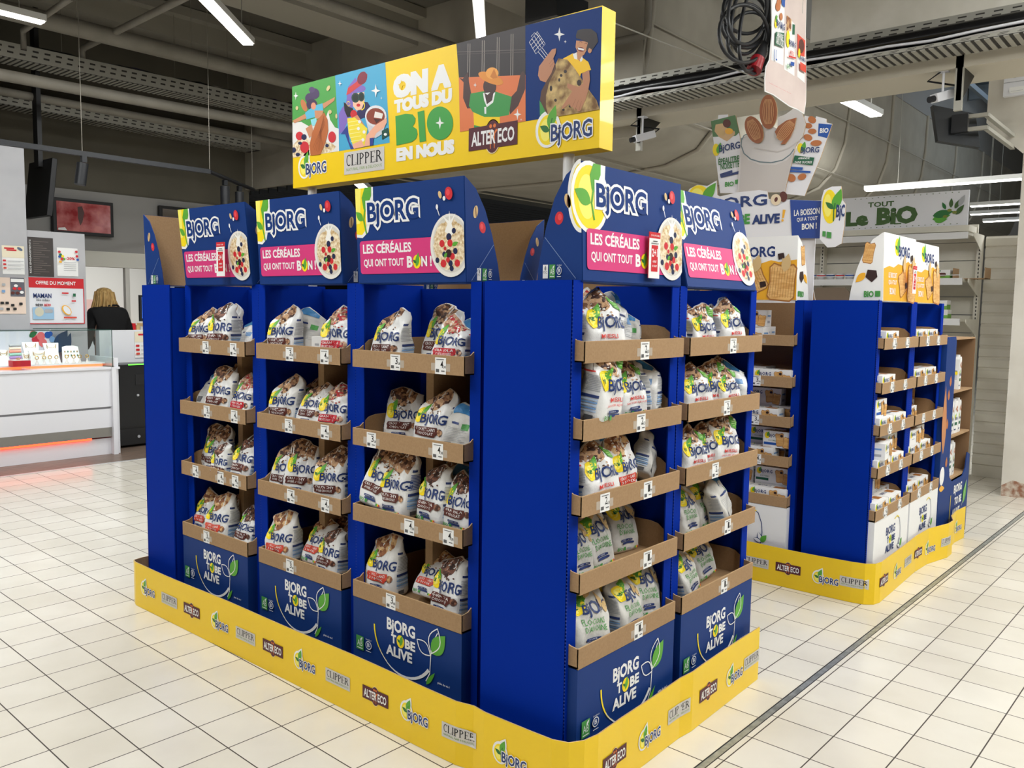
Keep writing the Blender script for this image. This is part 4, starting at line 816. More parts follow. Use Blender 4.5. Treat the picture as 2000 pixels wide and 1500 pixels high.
# walls
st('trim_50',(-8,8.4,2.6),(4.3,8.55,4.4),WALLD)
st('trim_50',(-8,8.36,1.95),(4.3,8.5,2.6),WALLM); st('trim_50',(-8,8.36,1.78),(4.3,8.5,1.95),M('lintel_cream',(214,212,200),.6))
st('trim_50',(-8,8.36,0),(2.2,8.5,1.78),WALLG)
st('wall_left',(-8.1,-7,0),(-8,16,4.4),WALLM)
st('trim_52',(-8,12.2,0),(5.,12.3,2.7),M('shop_white',(236,234,226),.6))
st('wall_back',(-8,15.9,0),(20,16,5.4),M('far_dark',(60,58,54),.8))
st('wall_right',(19.9,-7,0),(20,16,5.4),WALLM)
st('wall_front',(-8,-7.1,0),(20,-7,5.4),WALLM)
st('trim_51',(-8,7.0,2.65),(.9,7.1,4.4),M('wall_darkgrey',(112,110,108),.7))  # upper wall in its own darker grey
# shop interior behind the opening
for x,h in ((3.1,1.35),(3.7,1.0)):
    g=G(); g.box((-.25,-.02,.0),(.25,.0,.42),RD if x<3.5 else M('shop_poster_pale',(236,200,190),.5)); A=Art(); A.rect(-.18,.3,.1,.33,WH); g.art(A,lambda u,v,hh:(u,-.021-hh,v)); tag(g.build('shop_poster',None,(x,12.19,h)),'red poster on the bright wall behind the counter person' if x<3.5 else 'pale poster on the bright shop wall right of the red poster','poster')
for i,x in enumerate((2.66,3.2)): st('window_%d'%(i+1),(x,8.37,.7),(x+.05,8.43,1.78),M('mullion',(214,212,204),.4))
t=empty('shop_shelf',(3.4,12.0,0)); tag(t,'long low shop shelf with small red and white goods behind the opening','shelf')
g=G(); g.box((-1.2,-.2,0),(1.4,.15,.95),WHL); g.build('cabinet',t)
g=G(); rnd=random.Random(5)
for i in range(40): x=-1.15+i*.063; g.box((x,-.15,.95),(x+.05,.1,.97+rnd.random()*.1),rnd.choice([RD,WH,LOR,OATC,GY]))
tag(g.build('shop_goods',t),kind='stuff')
# white partition with posters
st('trim_53',(-.2,6.9,0),(1.09,7.0,2.73),WALLG); st('trim_54',(1.09,6.92,0),(1.60,7.0,2.02),WALLG)
def sheet(name,label,x0,z0,x1,z1,col,art=None,y=6.895):
    g=G(); g.box((0,0,0),(x1-x0,.004,z1-z0),col)
    if art: g.art(art,lambda u,v,h:(u*(x1-x0),-.0006-h*2,v*(z1-z0)))
    o=g.build(name,None,(x0,y,z0)); tag(o,label,'poster'); return o
A=Art(step=.0006); A.rect(0,.58,1,1,M('poster_cream',(232,222,196),.6)); A.rect(.1,.88,.55,.93,RD); A.rect(.2,.82,.65,.87,RD); A.ell(.8,.9,.13,.05,M('ink_steel',(90,104,130),.5),rot=-20)
for i in range(3): A.rrect(.02,.44-i*.13,.16,.5-i*.13,.02,RD if i<2 else LOR); A.rect(.22,.46-i*.13,.95,.475-i*.13,CAP); A.rect(.22,.43-i*.13,.8,.44-i*.13,CAP)
sheet('info_poster','cream and white information sheet on the grey partition, upper left',.88,1.62,1.06,1.87,PAPER,A)
A=Art(step=.0006); A.rect(.56,.48,.98,1,M('poster_slate',(96,96,106),.6)); A.rect(.58,.88,.96,.97,PAPER)
for x,y,c in ((.72,.78,WH),(.68,.7,RD),(.82,.7,RD),(.62,.58,BRN),(.76,.58,BRN),(.88,.6,WH)): A.ell(x,y,.06,.04,c,n=10)
for x,y,c in ((.05,.8,RD),(.2,.82,CAP),(.36,.8,CAP),(.12,.63,RASP),(.35,.62,SIDE),(.06,.3,BK),(.18,.32,BK),(.3,.3,BK),(.44,.3,BK),(.6,.24,BK),(.84,.28,BK),(.1,.14,RD),(.28,.14,CAP),(.46,.13,BK),(.66,.14,BK)): A.rrect(x-.05,y-.035,x+.05,y+.035,.015,c); A.k-=1
sheet('info_poster','beige poster of small gift items on the partition, lower left',.78,1.27,1.06,1.59,M('poster_beige',(226,204,188),.6),A)
A=Art(step=.0006)
for i in range(16): A.rect(.2,.06+i*.055,.45+.5*((i*5)%7)/7,.075+i*.055,M('ink_taupe',(104,96,90),.6)); A.k-=1
A.k+=1; A.text('NOS ENGAGEMENTS',WH,-.35,.47,.5,.54,.0,rot=90)
A.items=[(k,m,[(x,y) for x,y in vs],fs) for k,m,vs,fs in A.items]
sheet('info_poster','dark brown commitments poster with grey text lines on the partition',1.1,1.61,1.315,1.96,M('poster_dark',(62,56,54),.6),A,y=6.914)
A=Art(step=.0006); A.text('-20%',RD,.4,.58,.85,.68,.03)
for i in range(5): A.rect(.3,.2+i*.07,.9,.215+i*.07,CAP)
for x,y,c in ((.1,.85,RASP),(.15,.75,GR2),(.25,.7,YL),(.1,.68,SKB),(.3,.6,GR),(.2,.6,RD),(.9,.88,RASP),(.92,.72,RASP),(.95,.6,SKB),(.12,.5,OCH)): A.ell(x,y,.07,.045,c,n=10)
sheet('info_poster','white discount poster with coloured balloons on the partition',1.345,1.62,1.53,1.88,PAPER,A,y=6.914)
A=Art(step=.0006); A.rect(0,.78,1,1,RD); A.text('OFFRE DU MOMENT',WH,.13,.85,.85,.93,.02); A.rect(0,.0,1,.015,RD); A.rect(.985,0,1,.8,RD)
A.text('MAMAN',NV2,.08,.56,.4,.66,.02); A.text('Idée cadeau',BK,.13,.49,.36,.55,.0); A.text('9€99',BK,.11,.38,.24,.44,.03); A.text('8€99',RD,.26,.38,.38,.44,.03); A.rect(.06,.1,.43,.36,M('poster_sky',(150,186,214),.6)); A.ell(.17,.26,.08,.1,M('jewel_grey',(200,196,176),.5)); A.rrect(.26,.24,.41,.32,.03,CAP)
A.ell(.66,.3,.075,.12,OCH,rot=30); A.ell(.665,.3,.055,.1,WHL,rot=30); A.rect(.6,.12,.84,.155,LOR); A.rect(.58,.66,.7,.69,RD); A.rect(.78,.6,.83,.67,TEAL); A.rect(.75,.49,.83,.52,RASP)
sheet('offer_poster','red framed offer poster with ring and mother day box pictures',1.09,1.18,1.575,1.6,WHL,A,y=6.914)
# framed screens and hanging monitor
def screen(label,x0,z0,x1,z1,y,red):
    t=empty('wall_screen',(x0,y,z0)); tag(t,label,'screen'); g=G(); w_,h_=x1-x0,z1-z0
    g.box((0,0,0),(w_,.05,h_),BK); g.build('frame',t,bevel=.004)
    SC_=noisy('screen_picture',(148,28,36),(206,120,118),7,.15,detail=5) if red else M('screen_dim',(84,74,62),.15)
    g=G(); g.box((.035,-.003,.035),(w_-.035,.0,h_-.035),SC_); A=Art(); 
    if red: A.poly([(.22,.3),(.26,.31),(.28,.24),(.26,.14),(.24,.1),(.22,.18)],M('screen_shadow',(86,58,56),.2)); A.poly([(.04,.06),(.1,.07),(.12,.04),(.04,.04)],WH)
    A.k=4
    if red: g.art(A,lambda u,v,h:(u*1.15,-.003-h*2,v))
    g.build('screen_panel',t)
screen('black framed wall screen showing a red flower picture',1.86,2.11,2.50,2.49,8.28,True)
screen('second black framed wall screen, mostly hidden behind blue header',3.04,2.12,3.72,2.52,8.28,False)
t=empty('hanging_monitor',(1.38,7.1,2.5)); tag(t,'black monitor seen edge-on beside the white partition','monitor')
g=G(); g.box((0,0,-.32),(.05,.55,.22),BK,Matrix.Rotation(.12,4,'Y')); g.build('monitor_housing',t,bevel=.006); g=G(); g.box((-.02,.2,.15),(.02,.3,1.9),BK); g.build('bracket',t)
# glass counter
t=empty('glass_counter',(1.6,6.37,0)); tag(t,'long white jewellery counter with lit glass showcase on top','counter')
g=G(); g.box((-3.2,.03,.0),(-.03,.5,.15),WHL); g.box((-3.2,.0,.44),(0,.51,.78),WHL); g.box((-3.2,-.012,.78),(.04,.52,.80),WHL); g.box((-3.2,.006,.25),(-.0,.51,.42),WHL); g.box((-3.2,.02,.42),(0,.5,.44),M('shadow_joint',(150,150,154),.5)); g.box((-.04,-.03,0),(.0,.52,.8),WHL); g.box((.0,.02,.0),(.04,.51,.88),WHL); g.build('counter_body',t)
g=G(); g.box((-3.2,.004,.165),(-.04,.02,.25),M('kick_metal',(150,148,142),.35,.6)); g.build('kick_plate',t)
g=G(); g.box((-3.2,.008,.148),(-.22,.024,.163),M('led_red',(255,70,36),.5,emit=4)); tag(g.build('led_strip',t),'glowing orange-red light strip')
g=G(); g.box((-3.2,.0,.80),(-.02,.006,1.13),GLASS); g.box((-.026,.0,.80),(-.02,.5,1.13),GLASS); g.box((-3.2,.0,1.13),(-.02,.5,1.136),GLASS); tag(g.build('glass_panes',t),'clear glass panes')
g=G(); TGR=M('glass_edge',(16,60,52),.3); g.box((-3.2,-.001,1.134),(-.019,.003,1.141),TGR); g.box((-.022,-.001,.8),(-.017,.004,1.135),TGR); g.box((-.5,.495,1.134),(-.019,.5,1.141),TGR); g.box((-.36,.492,.8),(-.35,.5,1.13),WHL); g.box((-1.37,-.0005,.8),(-1.364,.002,1.13),GY); g.build('glass_edges',t)
g=G(); g.box((-3.2,.49,.8),(-.36,.5,1.12),M('showcase_back',(232,234,244),.5))
A=Art(step=.0005)
for x,y,r,c in ((-1.12,.24,.05,RASP),(-1.06,.27,.05,M('coral',(236,112,110),.5)),(-1.04,.21,.05,MATS['coral']),(-1.15,.29,.04,MATS['coral']),(-.98,.28,.04,SKB),(-.93,.24,.035,SIDE),(-.95,.29,.03,SKB),(-1.0,.16,.04,MATS['coral'])): A.ell(x,y,r,r*.8,c,n=10)
A.leaf(-1.2,.27,-1.1,.31,.25,GR2); A.leaf(-.9,.12,-.74,.32,.3,M('palm_navy',(28,58,88),.5)); A.leaf(-.78,.1,-.7,.3,.2,MATS['palm_navy']); A.ell(-.74,.1,.05,.05,SKB); A.leaf(-1.26,.18,-1.18,.16,.3,GR); 
g.art(A,lambda u,v,h:(-.43+(u+1.05)*.72,.4888-h,.8+v)); g.build('back_panel',t)
l=bpy.data.lights.new('showcase_light','AREA'); l.shape='RECTANGLE'; l.size=1.5; l.size_y=.05; l.energy=1.6; lo=bpy.data.objects.new('showcase_light',l); COL.objects.link(lo); lo.parent=t; lo.location=(-.8,.2,1.12)
# jewellery on show
def sx_(px,y): return at(px,700,1,6.37+y).x-1.6
GOLD=M('gold',(232,190,96),.25,.8); ACR=M('display_white',(246,246,246),.4)
def plinth(x,w_,lab):
    q=empty('display_plinth',(1.6+x,6.55,.801)); tag(q,lab,'display plinth'); g=G(); g.box((0,0,.02),(w_,.22,.032),ACR); g.build('top_plate',q); g=G(); g.box((.02,.004,0),(w_-.02,.2,.02),M('led_orange',(255,120,70),.5,emit=1.6)); g.build('lit_base',q)
plinth(sx_(52,.2),.66,'long white plinth with orange lit edge inside the showcase, right one'); plinth(sx_(52,.2)-1.0,.97,'white plinth with orange lit edge inside the showcase, left one')
def bust(x,y,h,w_,lab,gold=True):
    q=empty('necklace_stand',(1.6+x,6.37+y,.834)); tag(q,lab,'necklace stand',None)
    g=G(); g.prism([(-w_/2,h),(w_/2,h),(w_*.42,h*.5),(w_*.5,0),(-w_*.5,0),(-w_*.42,h*.5)],lambda u,v,k:(u,k+v*.25,v),0,.02,ACR); g.build('bust',q)
    g=G()
    for k in range(1,4): g.tube([(w_*.3*math.cos(R(a)),h*.9*.25+h*.03-.012-.0,h*.95+h*.2*k*math.sin(R(a))) for a in range(180,361,20)],.0016,GOLD if gold else CAP,5)
    g.build('necklace',q)
bust(sx_(64,.3),.3,.19,.14,'tall white necklace bust with thin chain, left of the coral flower'); bust(sx_(104,.28),.28,.18,.13,'white necklace bust with three gold chains, middle of the showcase'); bust(sx_(53,.26),.26,.1,.07,'small white necklace bust at the left edge of the lit plinth'); bust(sx_(9,.27),.27,.13,.1,'necklace bust behind the left showcase pane'); bust(sx_(78,.22),.22,.12,.16,'wide low white chain stand in front of the busts')
for i,(x,y) in enumerate(((sx_(p_,.2),.2+.02*(p_%3)) for p_ in (72,88,101,112,134,144,156,172))):
    q=empty('ring_stand',(1.6+x,6.37+y,.834)); tag(q,'small clear ring stand with gold ring, %s along the lit plinth'%(ORD+['rightmost'])[i],'ring stand','ring stands in the showcase')
    g=G(); g.lathe([(.018,0),(.012,.01),(.005,.03),(.004,.045)],M('acrylic',(236,226,222),.15)); g.build('stand',q)
    g=G(); g.tube([(.014*math.cos(R(a)),0,.058+.014*math.sin(R(a))) for a in range(0,361,30)],.0035,GOLD,6,False); g.build('ring',q)
q=empty('earring_card',(1.6+sx_(140,.33),6.37+.33,.834)); tag(q,'white card of earrings in rows at the right of the showcase','earring card'); g=G(); g.prism([(-.08,0),(.08,0),(.07,.14),(.03,.15),(-.03,.15),(-.07,.14)],lambda u,v,k:(u,k+v*.2,v),0,.006,ACR); g.build('card',q)
g=G()
for r in range(2):
    for c in range(5): g.box((-.055+c*.027,.2*(.06+r*.04)-.006,.055+r*.035),(-.048+c*.027,.2*(.06+r*.04)+.0,.07+r*.035),GOLD if (r+c)%2 else TEAL)
tag(g.build('earrings',q),kind='stuff')
q=empty('bracelet_stand',(1.6+sx_(30,.28),6.37+.28,.834)); tag(q,'stack of pastel folded bracelets on a clear stand in showcase','bracelet stand')
for i,c in enumerate((BK,M('pastel_pink',(240,170,190),.6),M('pastel_violet',(184,150,214),.6),M('pastel_mint',(160,214,196),.6),M('pastel_coral',(246,160,140),.6),M('pastel_cream',(250,226,200),.6),CAP)):
    g=G(); g.tube([(-.045,0,.01+i*.026),(.045,0,.012+i*.026)],.012,c,10); g.build('bracelet_roll',q)
q=empty('ring_box',(1.6+sx_(38,.12),6.37+.12,.86)); tag(q,'open red box with gold ring on white pad in showcase','ring box'); g=G(); g.box((-.07,-.05,-.03),(.07,.05,.02),RD); g.build('box',q); g=G(); g.box((-.06,-.042,.02),(.06,.042,.026),ACR); g.build('pad',q); g=G(); g.tube([(-.01+.014*math.cos(R(a)),0,.034+.008*math.sin(R(a))) for a in range(0,361,30)],.003,GOLD,6,False); g.build('ring',q)
# low wall and black cabinet right of the counter
g=G(); g.box((1.70,6.9,0),(2.6,6.98,1.115),WHL); tag(g.build('counter_screen'),'low white panel behind the counter end, poster on its right','panel')
A=Art(step=.0006); A.rect(0,.6,1,1,M('poster_cream')); A.rect(.2,.85,.9,.92,RD)
for i in range(3): A.rrect(.05,.42-i*.15,.25,.5-i*.15,.02,RD if i<2 else LOR); A.rect(.32,.44-i*.15,.9,.46-i*.15,CAP)
sheet('info_poster','cream information sheet on the low white panel above black cabinet',2.04,.84,2.22,1.1,PAPER,A,y=6.893)
q=empty('black_cabinet',(1.72,6.62,0)); tag(q,'tall black metal cabinet right of the white counter','cabinet'); BKM=M('cabinet_black',(24,25,28),.3); g=G(); g.box((0,0,.02),(.5,.26,.8),BKM); g.build('body',q,bevel=.006)
g=G(); g.box((.02,-.012,.2),(.48,0,.78),BKM); g.tube([(.2,-.02,.5),(.2,-.01,.5)],.012,CAP,10); g.box((.18,-.016,.6),(.45,-.01,.7),BK); d_=g.build('door',q); g=G(); g.box((.12,-.005,.79),(.4,.0,.8),M('green_led',(90,220,60),.5,emit=2)); g.build('status_light',q)
g=G(); g.box((.02,-.012,.03),(.48,0,.18),BKM); g.tube([(.2,-.02,.1),(.2,-.01,.1)],.014,CAP,10); g.build('drawer',q)
g=G(); g.box((0,0,0),(.35,.03,.26),BK); A=Art(); A.rect(.02,.03,.33,.24,M('screen_blue',(60,110,220),.3,emit=1.2)); g.art(A,lambda u,v,h:(u,-.001-h,v)); g.box((.14,.0,-.08),(.2,.05,0),BK)
tag(g.build('till_screen',None,(2.12,6.93,1.2)),'small black till screen behind the low white panel','screen')
# ----------------------------------------------------------------- person seen from behind
PX,PY=2.27,7.95
def person():
    q=empty('person',(PX,PY,0)); tag(q,'blond person in a black jacket seen from behind, standing behind the counter','person')
    J={'pelvis':((0,0,.86),.15),'waist':((0,.0,.99),.135),'chest':((0,.03,1.15),.17),'neckb':((0,.05,1.30),.09),'neck':((0,.08,1.34),.055),'head':((.0,.11,1.40),.075),'crown':((.0,.12,1.48),.085),
     'ls':((-.16,.03,1.24),.075),'le':((-.23,.05,.98),.055),'lw':((-.17,.24,.88),.038),'lh':((-.13,.31,.88),.035),'rs':((.16,.03,1.24),.075),'re':((.24,.06,.98),.055),'rw':((.18,.25,.9),.038),'rh':((.13,.32,.9),.035),
     'lk':((-.1,.03,.48),.075),'lf':((-.1,.0,.08),.05),'lt':((-.1,.16,.04),.04),'rk':((.1,.03,.48),.075),'rf':((.1,.0,.08),.05),'rt':((.1,.16,.04),.04)}
    E=[('pelvis','waist'),('waist','chest'),('chest','neckb'),('neckb','neck'),('neck','head'),('head','crown'),('chest','ls'),('ls','le'),('le','lw'),('lw','lh'),('chest','rs'),('rs','re'),('re','rw'),('rw','rh'),('pelvis','lk'),('lk','lf'),('lf','lt'),('pelvis','rk'),('rk','rf'),('rf','rt')]
    def skin(name,joints,edges,mat,grow=0,root=None):
        ks=list(joints); me=bpy.data.meshes.new(name); me.from_pydata([J[k][0] for k in ks],[(ks.index(a),ks.index(b)) for a,b in edges],[]); me.materials.append(mat)
        o=bpy.data.objects.new(name,me); COL.objects.link(o); o.parent=q; s=o.modifiers.new('skin','SKIN'); s.use_smooth_shade=True
        for i,k in enumerate(ks): r=J[k][1]+grow; me.skin_vertices[0].data[i].radius=(r*(1.15 if k in('chest','waist','pelvis') else 1),r*(.75 if k in ('chest','waist','pelvis') else 1)); me.skin_vertices[0].data[i].use_root=(k==root)
        o.modifiers.new('sub','SUBSURF').levels=2; o.modifiers['sub'].render_levels=2; return o
    SKN=M('skin',(222,172,146),.5); skin('body',J,E,SKN,0,'pelvis')
    jk=['pelvis','waist','chest','neckb','neck','ls','le','lw','rs','re','rw']; skin('jacket',jk,[e for e in E if e[0] in jk and e[1] in jk],M('jacket_black',(18,18,20),.8),.018,'pelvis')
    tr=['pelvis','lk','lf','rk','rf']; skin('trousers',tr,[e for e in E if e[0] in tr and e[1] in tr],M('trousers_dark',(34,36,44),.8),.014,'pelvis')
    g=G(); HR=noisy('hair_blond',(176,136,76),(226,190,124),40,.6,.3,80,stretch=(1,1,.2)); rnd=random.Random(8)
    g.lathe([(.001,.115),(.035,.11),(.065,.095),(.088,.065),(.1,.02),(.104,-.03),(.106,-.09),(.1,-.14),(.088,-.19),(.07,-.21)],HR,(0,.1,1.43),18,1,1.05)
    for k in range(46):
        a=rnd.uniform(180,360) if k%3 else rnd.uniform(0,360); r=.1+rnd.uniform(-.01,.015); x,y=r*math.cos(R(a)),.1+r*math.sin(R(a)); z=1.42+rnd.uniform(-.05,.03); dx=rnd.uniform(-.03,.035)
        g.tube([(x*.9,.1+(y-.1)*.9,z+.05),(x,y,z-.04),(x*1.08+dx,y-.01,z-.13),(x*1.05+dx*1.8,y,z-.2)],.009,HR,5,True,[.008,.014,.011,.003])
    g.build('hair',q)
    g=G(); 
    for sx in (-.03,.03): g.lathe([(.012,-.012),(.013,0),(.009,.01),(0,.012)],WH,(sx,.195,1.42),8)
    g.lathe([(.015,-.02),(.014,0),(.008,.02),(.0,.03)],SKN,(0,.205,1.39),8); g.build('face',q)
    for s,w_ in ((-1,'lh'),(1,'rh')):
        g=G(); c=Vector(J[w_][0])
        for k in range(5):
            if k<4: b=c+Vector((-s*.0+(k-1.5)*.016,.03,0)); L=.07-.008*abs(k-1.3); g.tube([b,b+Vector((0,L*.5,-.004)),b+Vector((0,L,-.02))],.008,SKN,6,True,[.009,.008,.006])
            else: b=c+Vector((-s*.03,.0,0)); g.tube([b,b+Vector((-s*.02,.03,-.01)),b+Vector((-s*.022,.05,-.014))],.009,SKN,6,True,[.01,.009,.007])
        g.build('hand',q)
person()
# ================================================================= CEILING
CEI=noisy('ceiling_dark',(96,92,82),(108,104,92),1.2,.9); CEB=M('ceiling_beam',(150,145,132),.8); PIP=noisy('pipe_grey',(122,117,106),(134,129,118),4,.6); MET=M('tray_metal',(170,168,158),.5,.2); METD=M('tray_slot',(52,50,46),.8); CBL=M('cable_black',(22,24,28),.45)
st('ceiling',(-8,-7,4.4),(4.6,9.2,4.5),CEI)
st('ceiling',(4.6,-7,5.3),(20,2.42,5.4),M('roof_bluegrey',(92,104,114),.7)); st('ceiling',(4.3,9.2,2.86),(20,16,2.9),M('louvre_void',(12,13,14),.9))
g=G()
for i in range(46): y=6.5+i*.2; g.box((4.4,y,2.80),(20,y+.03,2.86),M('louvre_black',(30,32,34),.6))
tag(g.build('ceiling'),kind='structure')
st('trim_55',(4.3,9.0,2.9),(20,9.2,5.4),WALLD)
for i,(y,wd,dp) in enumerate(((-2.6,.5,.35),(-.6,.5,.35),(1.35,.5,.35),(3.3,.5,.35),(5.2,.5,.35),(7.1,.5,.3))):
    g=G(); g.box((-8,y,4.4-dp),(4.4,y+wd,4.39),CEB); g.box((-8,y-.12,4.3),(4.4,y+wd+.12,4.39),CEB); tag(g.build('trim_%d'%(i+3)),kind='structure')
def pipe(name,label,cat,pts,r,mat,n=10,group=None):
    g=G(); g.tube(pts,r,mat,n); o=g.build(name); tag(o,label,cat,group); return o
pipe('ceiling_pipe','thick grey pipe running below the dark ceiling above the kiosk','pipe',[(-3,6.35,3.72),(4.4,6.35,3.72)],.075,PIP,14)
pipe('ceiling_pipe','medium grey pipe just under the upper cable tray','pipe',[(-3,6.6,3.22),(4.3,6.6,3.3)],.05,PIP,12)
pipe('ceiling_pipe','long grey pipe between the two thick ceiling beams over the banner','pipe',[(-2,4.6,3.9),(4.3,4.6,3.9)],.05,PIP,12)
pipe('ceiling_pipe','thin grey pipe hanging lowest of those above the kiosk','pipe',[(-3,7.4,3.3),(4.3,7.4,3.3)],.04,PIP,10)
a1,b1=at(160,95,2,3.75),at(355,-2,2,3.75); pipe('sprinkler_pipe','grey sprinkler pipe crossing overhead with an elbow at its end','pipe',[a1+Vector((0,0,-.12)),a1+Vector((0,0,-.02)),a1+(b1-a1)*.03,b1,b1+(b1-a1)*.5],.03,PIP)
a2,b2=at(45,60,2,3.7),at(140,-5,2,3.7); pipe('sprinkler_pipe','short grey sprinkler pipe beside the far left tube light','pipe',[a2+Vector((0,0,-.15)),a2,b2],.025,PIP)
def ctray(label,p0,p1,w_,h_,side=(0,-1),rungs=60,cables=True,name='cable_tray'):
    """perforated tray from p0 to p1; width w_ away from viewer"""
    p0,p1=Vector(p0),Vector(p1); L=(p1-p0).length; ax=(p1-p0).normalized(); q=empty(name,p0); tag(q,label,'cable tray')
    sd=Vector((side[0],side[1],0)); M4=lambda u,v,z:ax*u-sd*v+Vector((0,0,z))
    def bx(g,u0,v0,z0,u1,v1,z1,m):
        vs=[M4(u,v,z) for z in (z0,z1) for v in (v0,v1) for u in (u0,u1)]; g.add(vs,[(0,2,3,1),(4,5,7,6),(0,1,5,4),(2,6,7,3),(0,4,6,2),(1,3,7,5)],m)
    g=G(); bx(g,0,0,0,L,.006,h_,MET); bx(g,0,w_-.006,0,L,w_,h_,MET)
    n=int(L/.1)
    for i in range(n): bx(g,i*.1+.02,-.001,h_*.3,i*.1+.07,0,h_*.42,METD); bx(g,i*.1+.03,-.001,h_*.65,i*.1+.08,0,h_*.77,METD)
    g.build('side_rail',q); g=G(); bx(g,0,0,-.004,L,w_,0,METD)
    for i in range(n*2): bx(g,i*.05,0,-.009,i*.05+.028,w_,-.004,MET)
    g.build('tray_base',q)
    if cables:
        for k in range(5):
            g=G(); rnd=random.Random(k+int(L*10)); g.tube([M4(L*i/30,w_*(.15+.16*k)+rnd.uniform(-.01,.01),h_*(.75)+.012*k+rnd.uniform(0,.05)) for i in range(31)],.012,[CBL,CBL,M('cable_violet',(52,44,86),.5),CBL,GY][k],6); tag(g.build('cable',q),None)
    return q
ctray('upper perforated cable tray with black cable bundle above the kiosk',(-2.5,7.0,3.5),(4.28,7.0,3.54),.25,.13)
ctray('lower perforated cable tray near the olive wall with loose white cables',(-2.5,8.05,3.36),(4.28,8.05,3.3),.25,.1)
for i,(x,y,z) in enumerate(((1.5,7.05,3.6),(2.2,6.0,3.7),(2.6,7.05,3.6),(3.2,7.05,3.6),(3.9,6.0,3.7),(1.2,6.0,3.7))):
    pipe('hanging_rod','thin steel hanging rod under the ceiling, %s above the kiosk'%(ORD+[''])[i],'hanging rod',[(x,y,z),(x,y,4.38)],.003,PIP,6,'thin hanging rods')
# black spotlight rail
q=empty('spotlight_rail',(2.36,6,2.61)); tag(q,'black ceiling track rail that bends above the kiosk','light track')
g=G(); g.box((-6,-.02,-.02),(0,.02,.02),CBL); g.build('long_rail',q); e2=at(490,392,2,2.61); e2=Vector((e2.x-2.36,e2.y-6,0)); 
g=G(); g.tube([(0,0,0),(.95,.75,-.0)],.02,CBL,6); g.build('angled_rail',q)
for dx,dy in ((-4,0),(-1.15,0),(0,0),(.9,.7)): g=G(); g.tube([(dx,dy,0),(dx,dy,1.78)],.003,PIP,6); g.build('drop_wire',q)
for i,(x,y,tl) in enumerate(((1.22,6,.15),(2.66,6.24,0),(2.98,6.5,0),(-.6,6,.2))):
    q=empty('spotlight',(x,y,2.59)); tag(q,'black cylinder spotlight under the track, '+['tilted one above the wall screen','nearer of the pair above the far blue header','farther of the pair above the far blue header','far left one'][i],'spotlight')
    g=G(); g.box((-.02,-.02,-.05),(.02,.02,0),CBL); g.build('mount',q); g=G(); m4=Matrix.Rotation(tl,4,'Y'); g.tube([m4@Vector((0,0,-.06)),m4@Vector((0,0,-.24))],.045,CBL,16); g.build('lamp_body',q)
# tube lights
EM=M('tube_emission',(255,252,246),.5,emit=7)
def tubelight(p0,p1,label,w_=.11,hang=4.38,grp='linear ceiling lights'):
    p0,p1=Vector(p0),Vector(p1); q=empty('tube_light',p0); tag(q,label,'ceiling light',grp); d_=p1-p0; a=math.atan2(d_.y,d_.x); L=d_.length; m4=Matrix.Rotation(a,4,'Z')
    g=G(); g.box((0,-w_/2,.0),(L,w_/2,.05),M('fixture_white',(216,216,212),.4),m4); g.build('housing',q); g=G(); g.box((.01,-w_/2+.012,-.012),(L-.01,w_/2-.012,-.0005),EM,m4); g.build('diffuser',q)
    for u in (.12,.88): g=G(); v=m4@Vector((L*u,0,.05)); g.tube([v,(v.x,v.y,hang-p0.z)],.004,MET,5); g.build('hanger',q)
d45=Vector((.752,.659,0))
p=at(485,86,2,3.58); tubelight(p-d45*1.5,p,'slanting tube light above the kiosk, left of the banner')
p=at(942,110,2,3.58); tubelight(p-d45*3.2,p,'tube light seen end-on right above the yellow banner',.085)
p=at(86,44,2,3.6); tubelight(p-Vector((1.5,0,0)),p,'tube light at the far upper left corner')
p=at(1612,176,2,3.3); tubelight(p,at(1712,226,2,3.3)*1.0,'slanting tube light in front of the curved ceiling, right side',.13,5.28)
p=at(716,372,2,2.75); tubelight(p-d45*1.2,p,'small tube light glimpsed below the banner beside middle header',.12,2.85)
for i,(a_,b_,X) in enumerate((((1690,372),(1990,350),9.),((1895,403),(1985,397),12.),((1895,419),(1985,412),13.6),((1920,433),(1985,429),15.))):
    tubelight(at(*a_,0,X),at(*b_,0,X)+Vector((0,-1.5,0)),'bright tube light row of the far aisle, %s'%['nearest and lowest left','upper of the pair above the sign','lower of the pair above the sign','farthest and shortest'][i],.12,5.28)
# unseen lamps at the area lights; fixtures around the fill lights are added
for i,(x,y,z,rz,L_,rx) in enumerate(((-3.4,-.4,3.5,40,4.,0),(-.9,-2.8,3.5,40,4.,0),(-1.0,1.6,3.5,40,3.,0),(1.7,-2.3,3.5,40,4.,0),(4.6,-2.2,3.5,0,3.,0),(-1.8,3.6,3.5,40,2.5,0),(1.5,-.9,3.5,40,1.5,0),(.6,-2.9,3.45,-60,2.5,60),(6.5,-3.2,3.45,0,4.,70),(3.9,-2.0,3.45,-75,1.6,62))):
    g=G(); m4=Matrix.Rotation(R(rz),4,'Z')@Matrix.Rotation(R(rx),4,'X'); w_=.08 if not rx else .13
    g.box((-L_/2,-w_,.012),(L_/2,w_,.07),M('fixture_white'),m4); g.box((-L_/2+.01,-w_+.01,.004),(L_/2-.01,w_-.01,.012),EM,m4)
    for u in (-.4,.4): v=m4@Vector((u*L_,0,.07)); g.tube([v,(v.x,v.y,4.38-z if x<4.6 else 5.28-z)],.004,MET,5)
    o=g.build('trim_%d'%(70+i),None,(x,y,z)); tag(o,kind='structure')
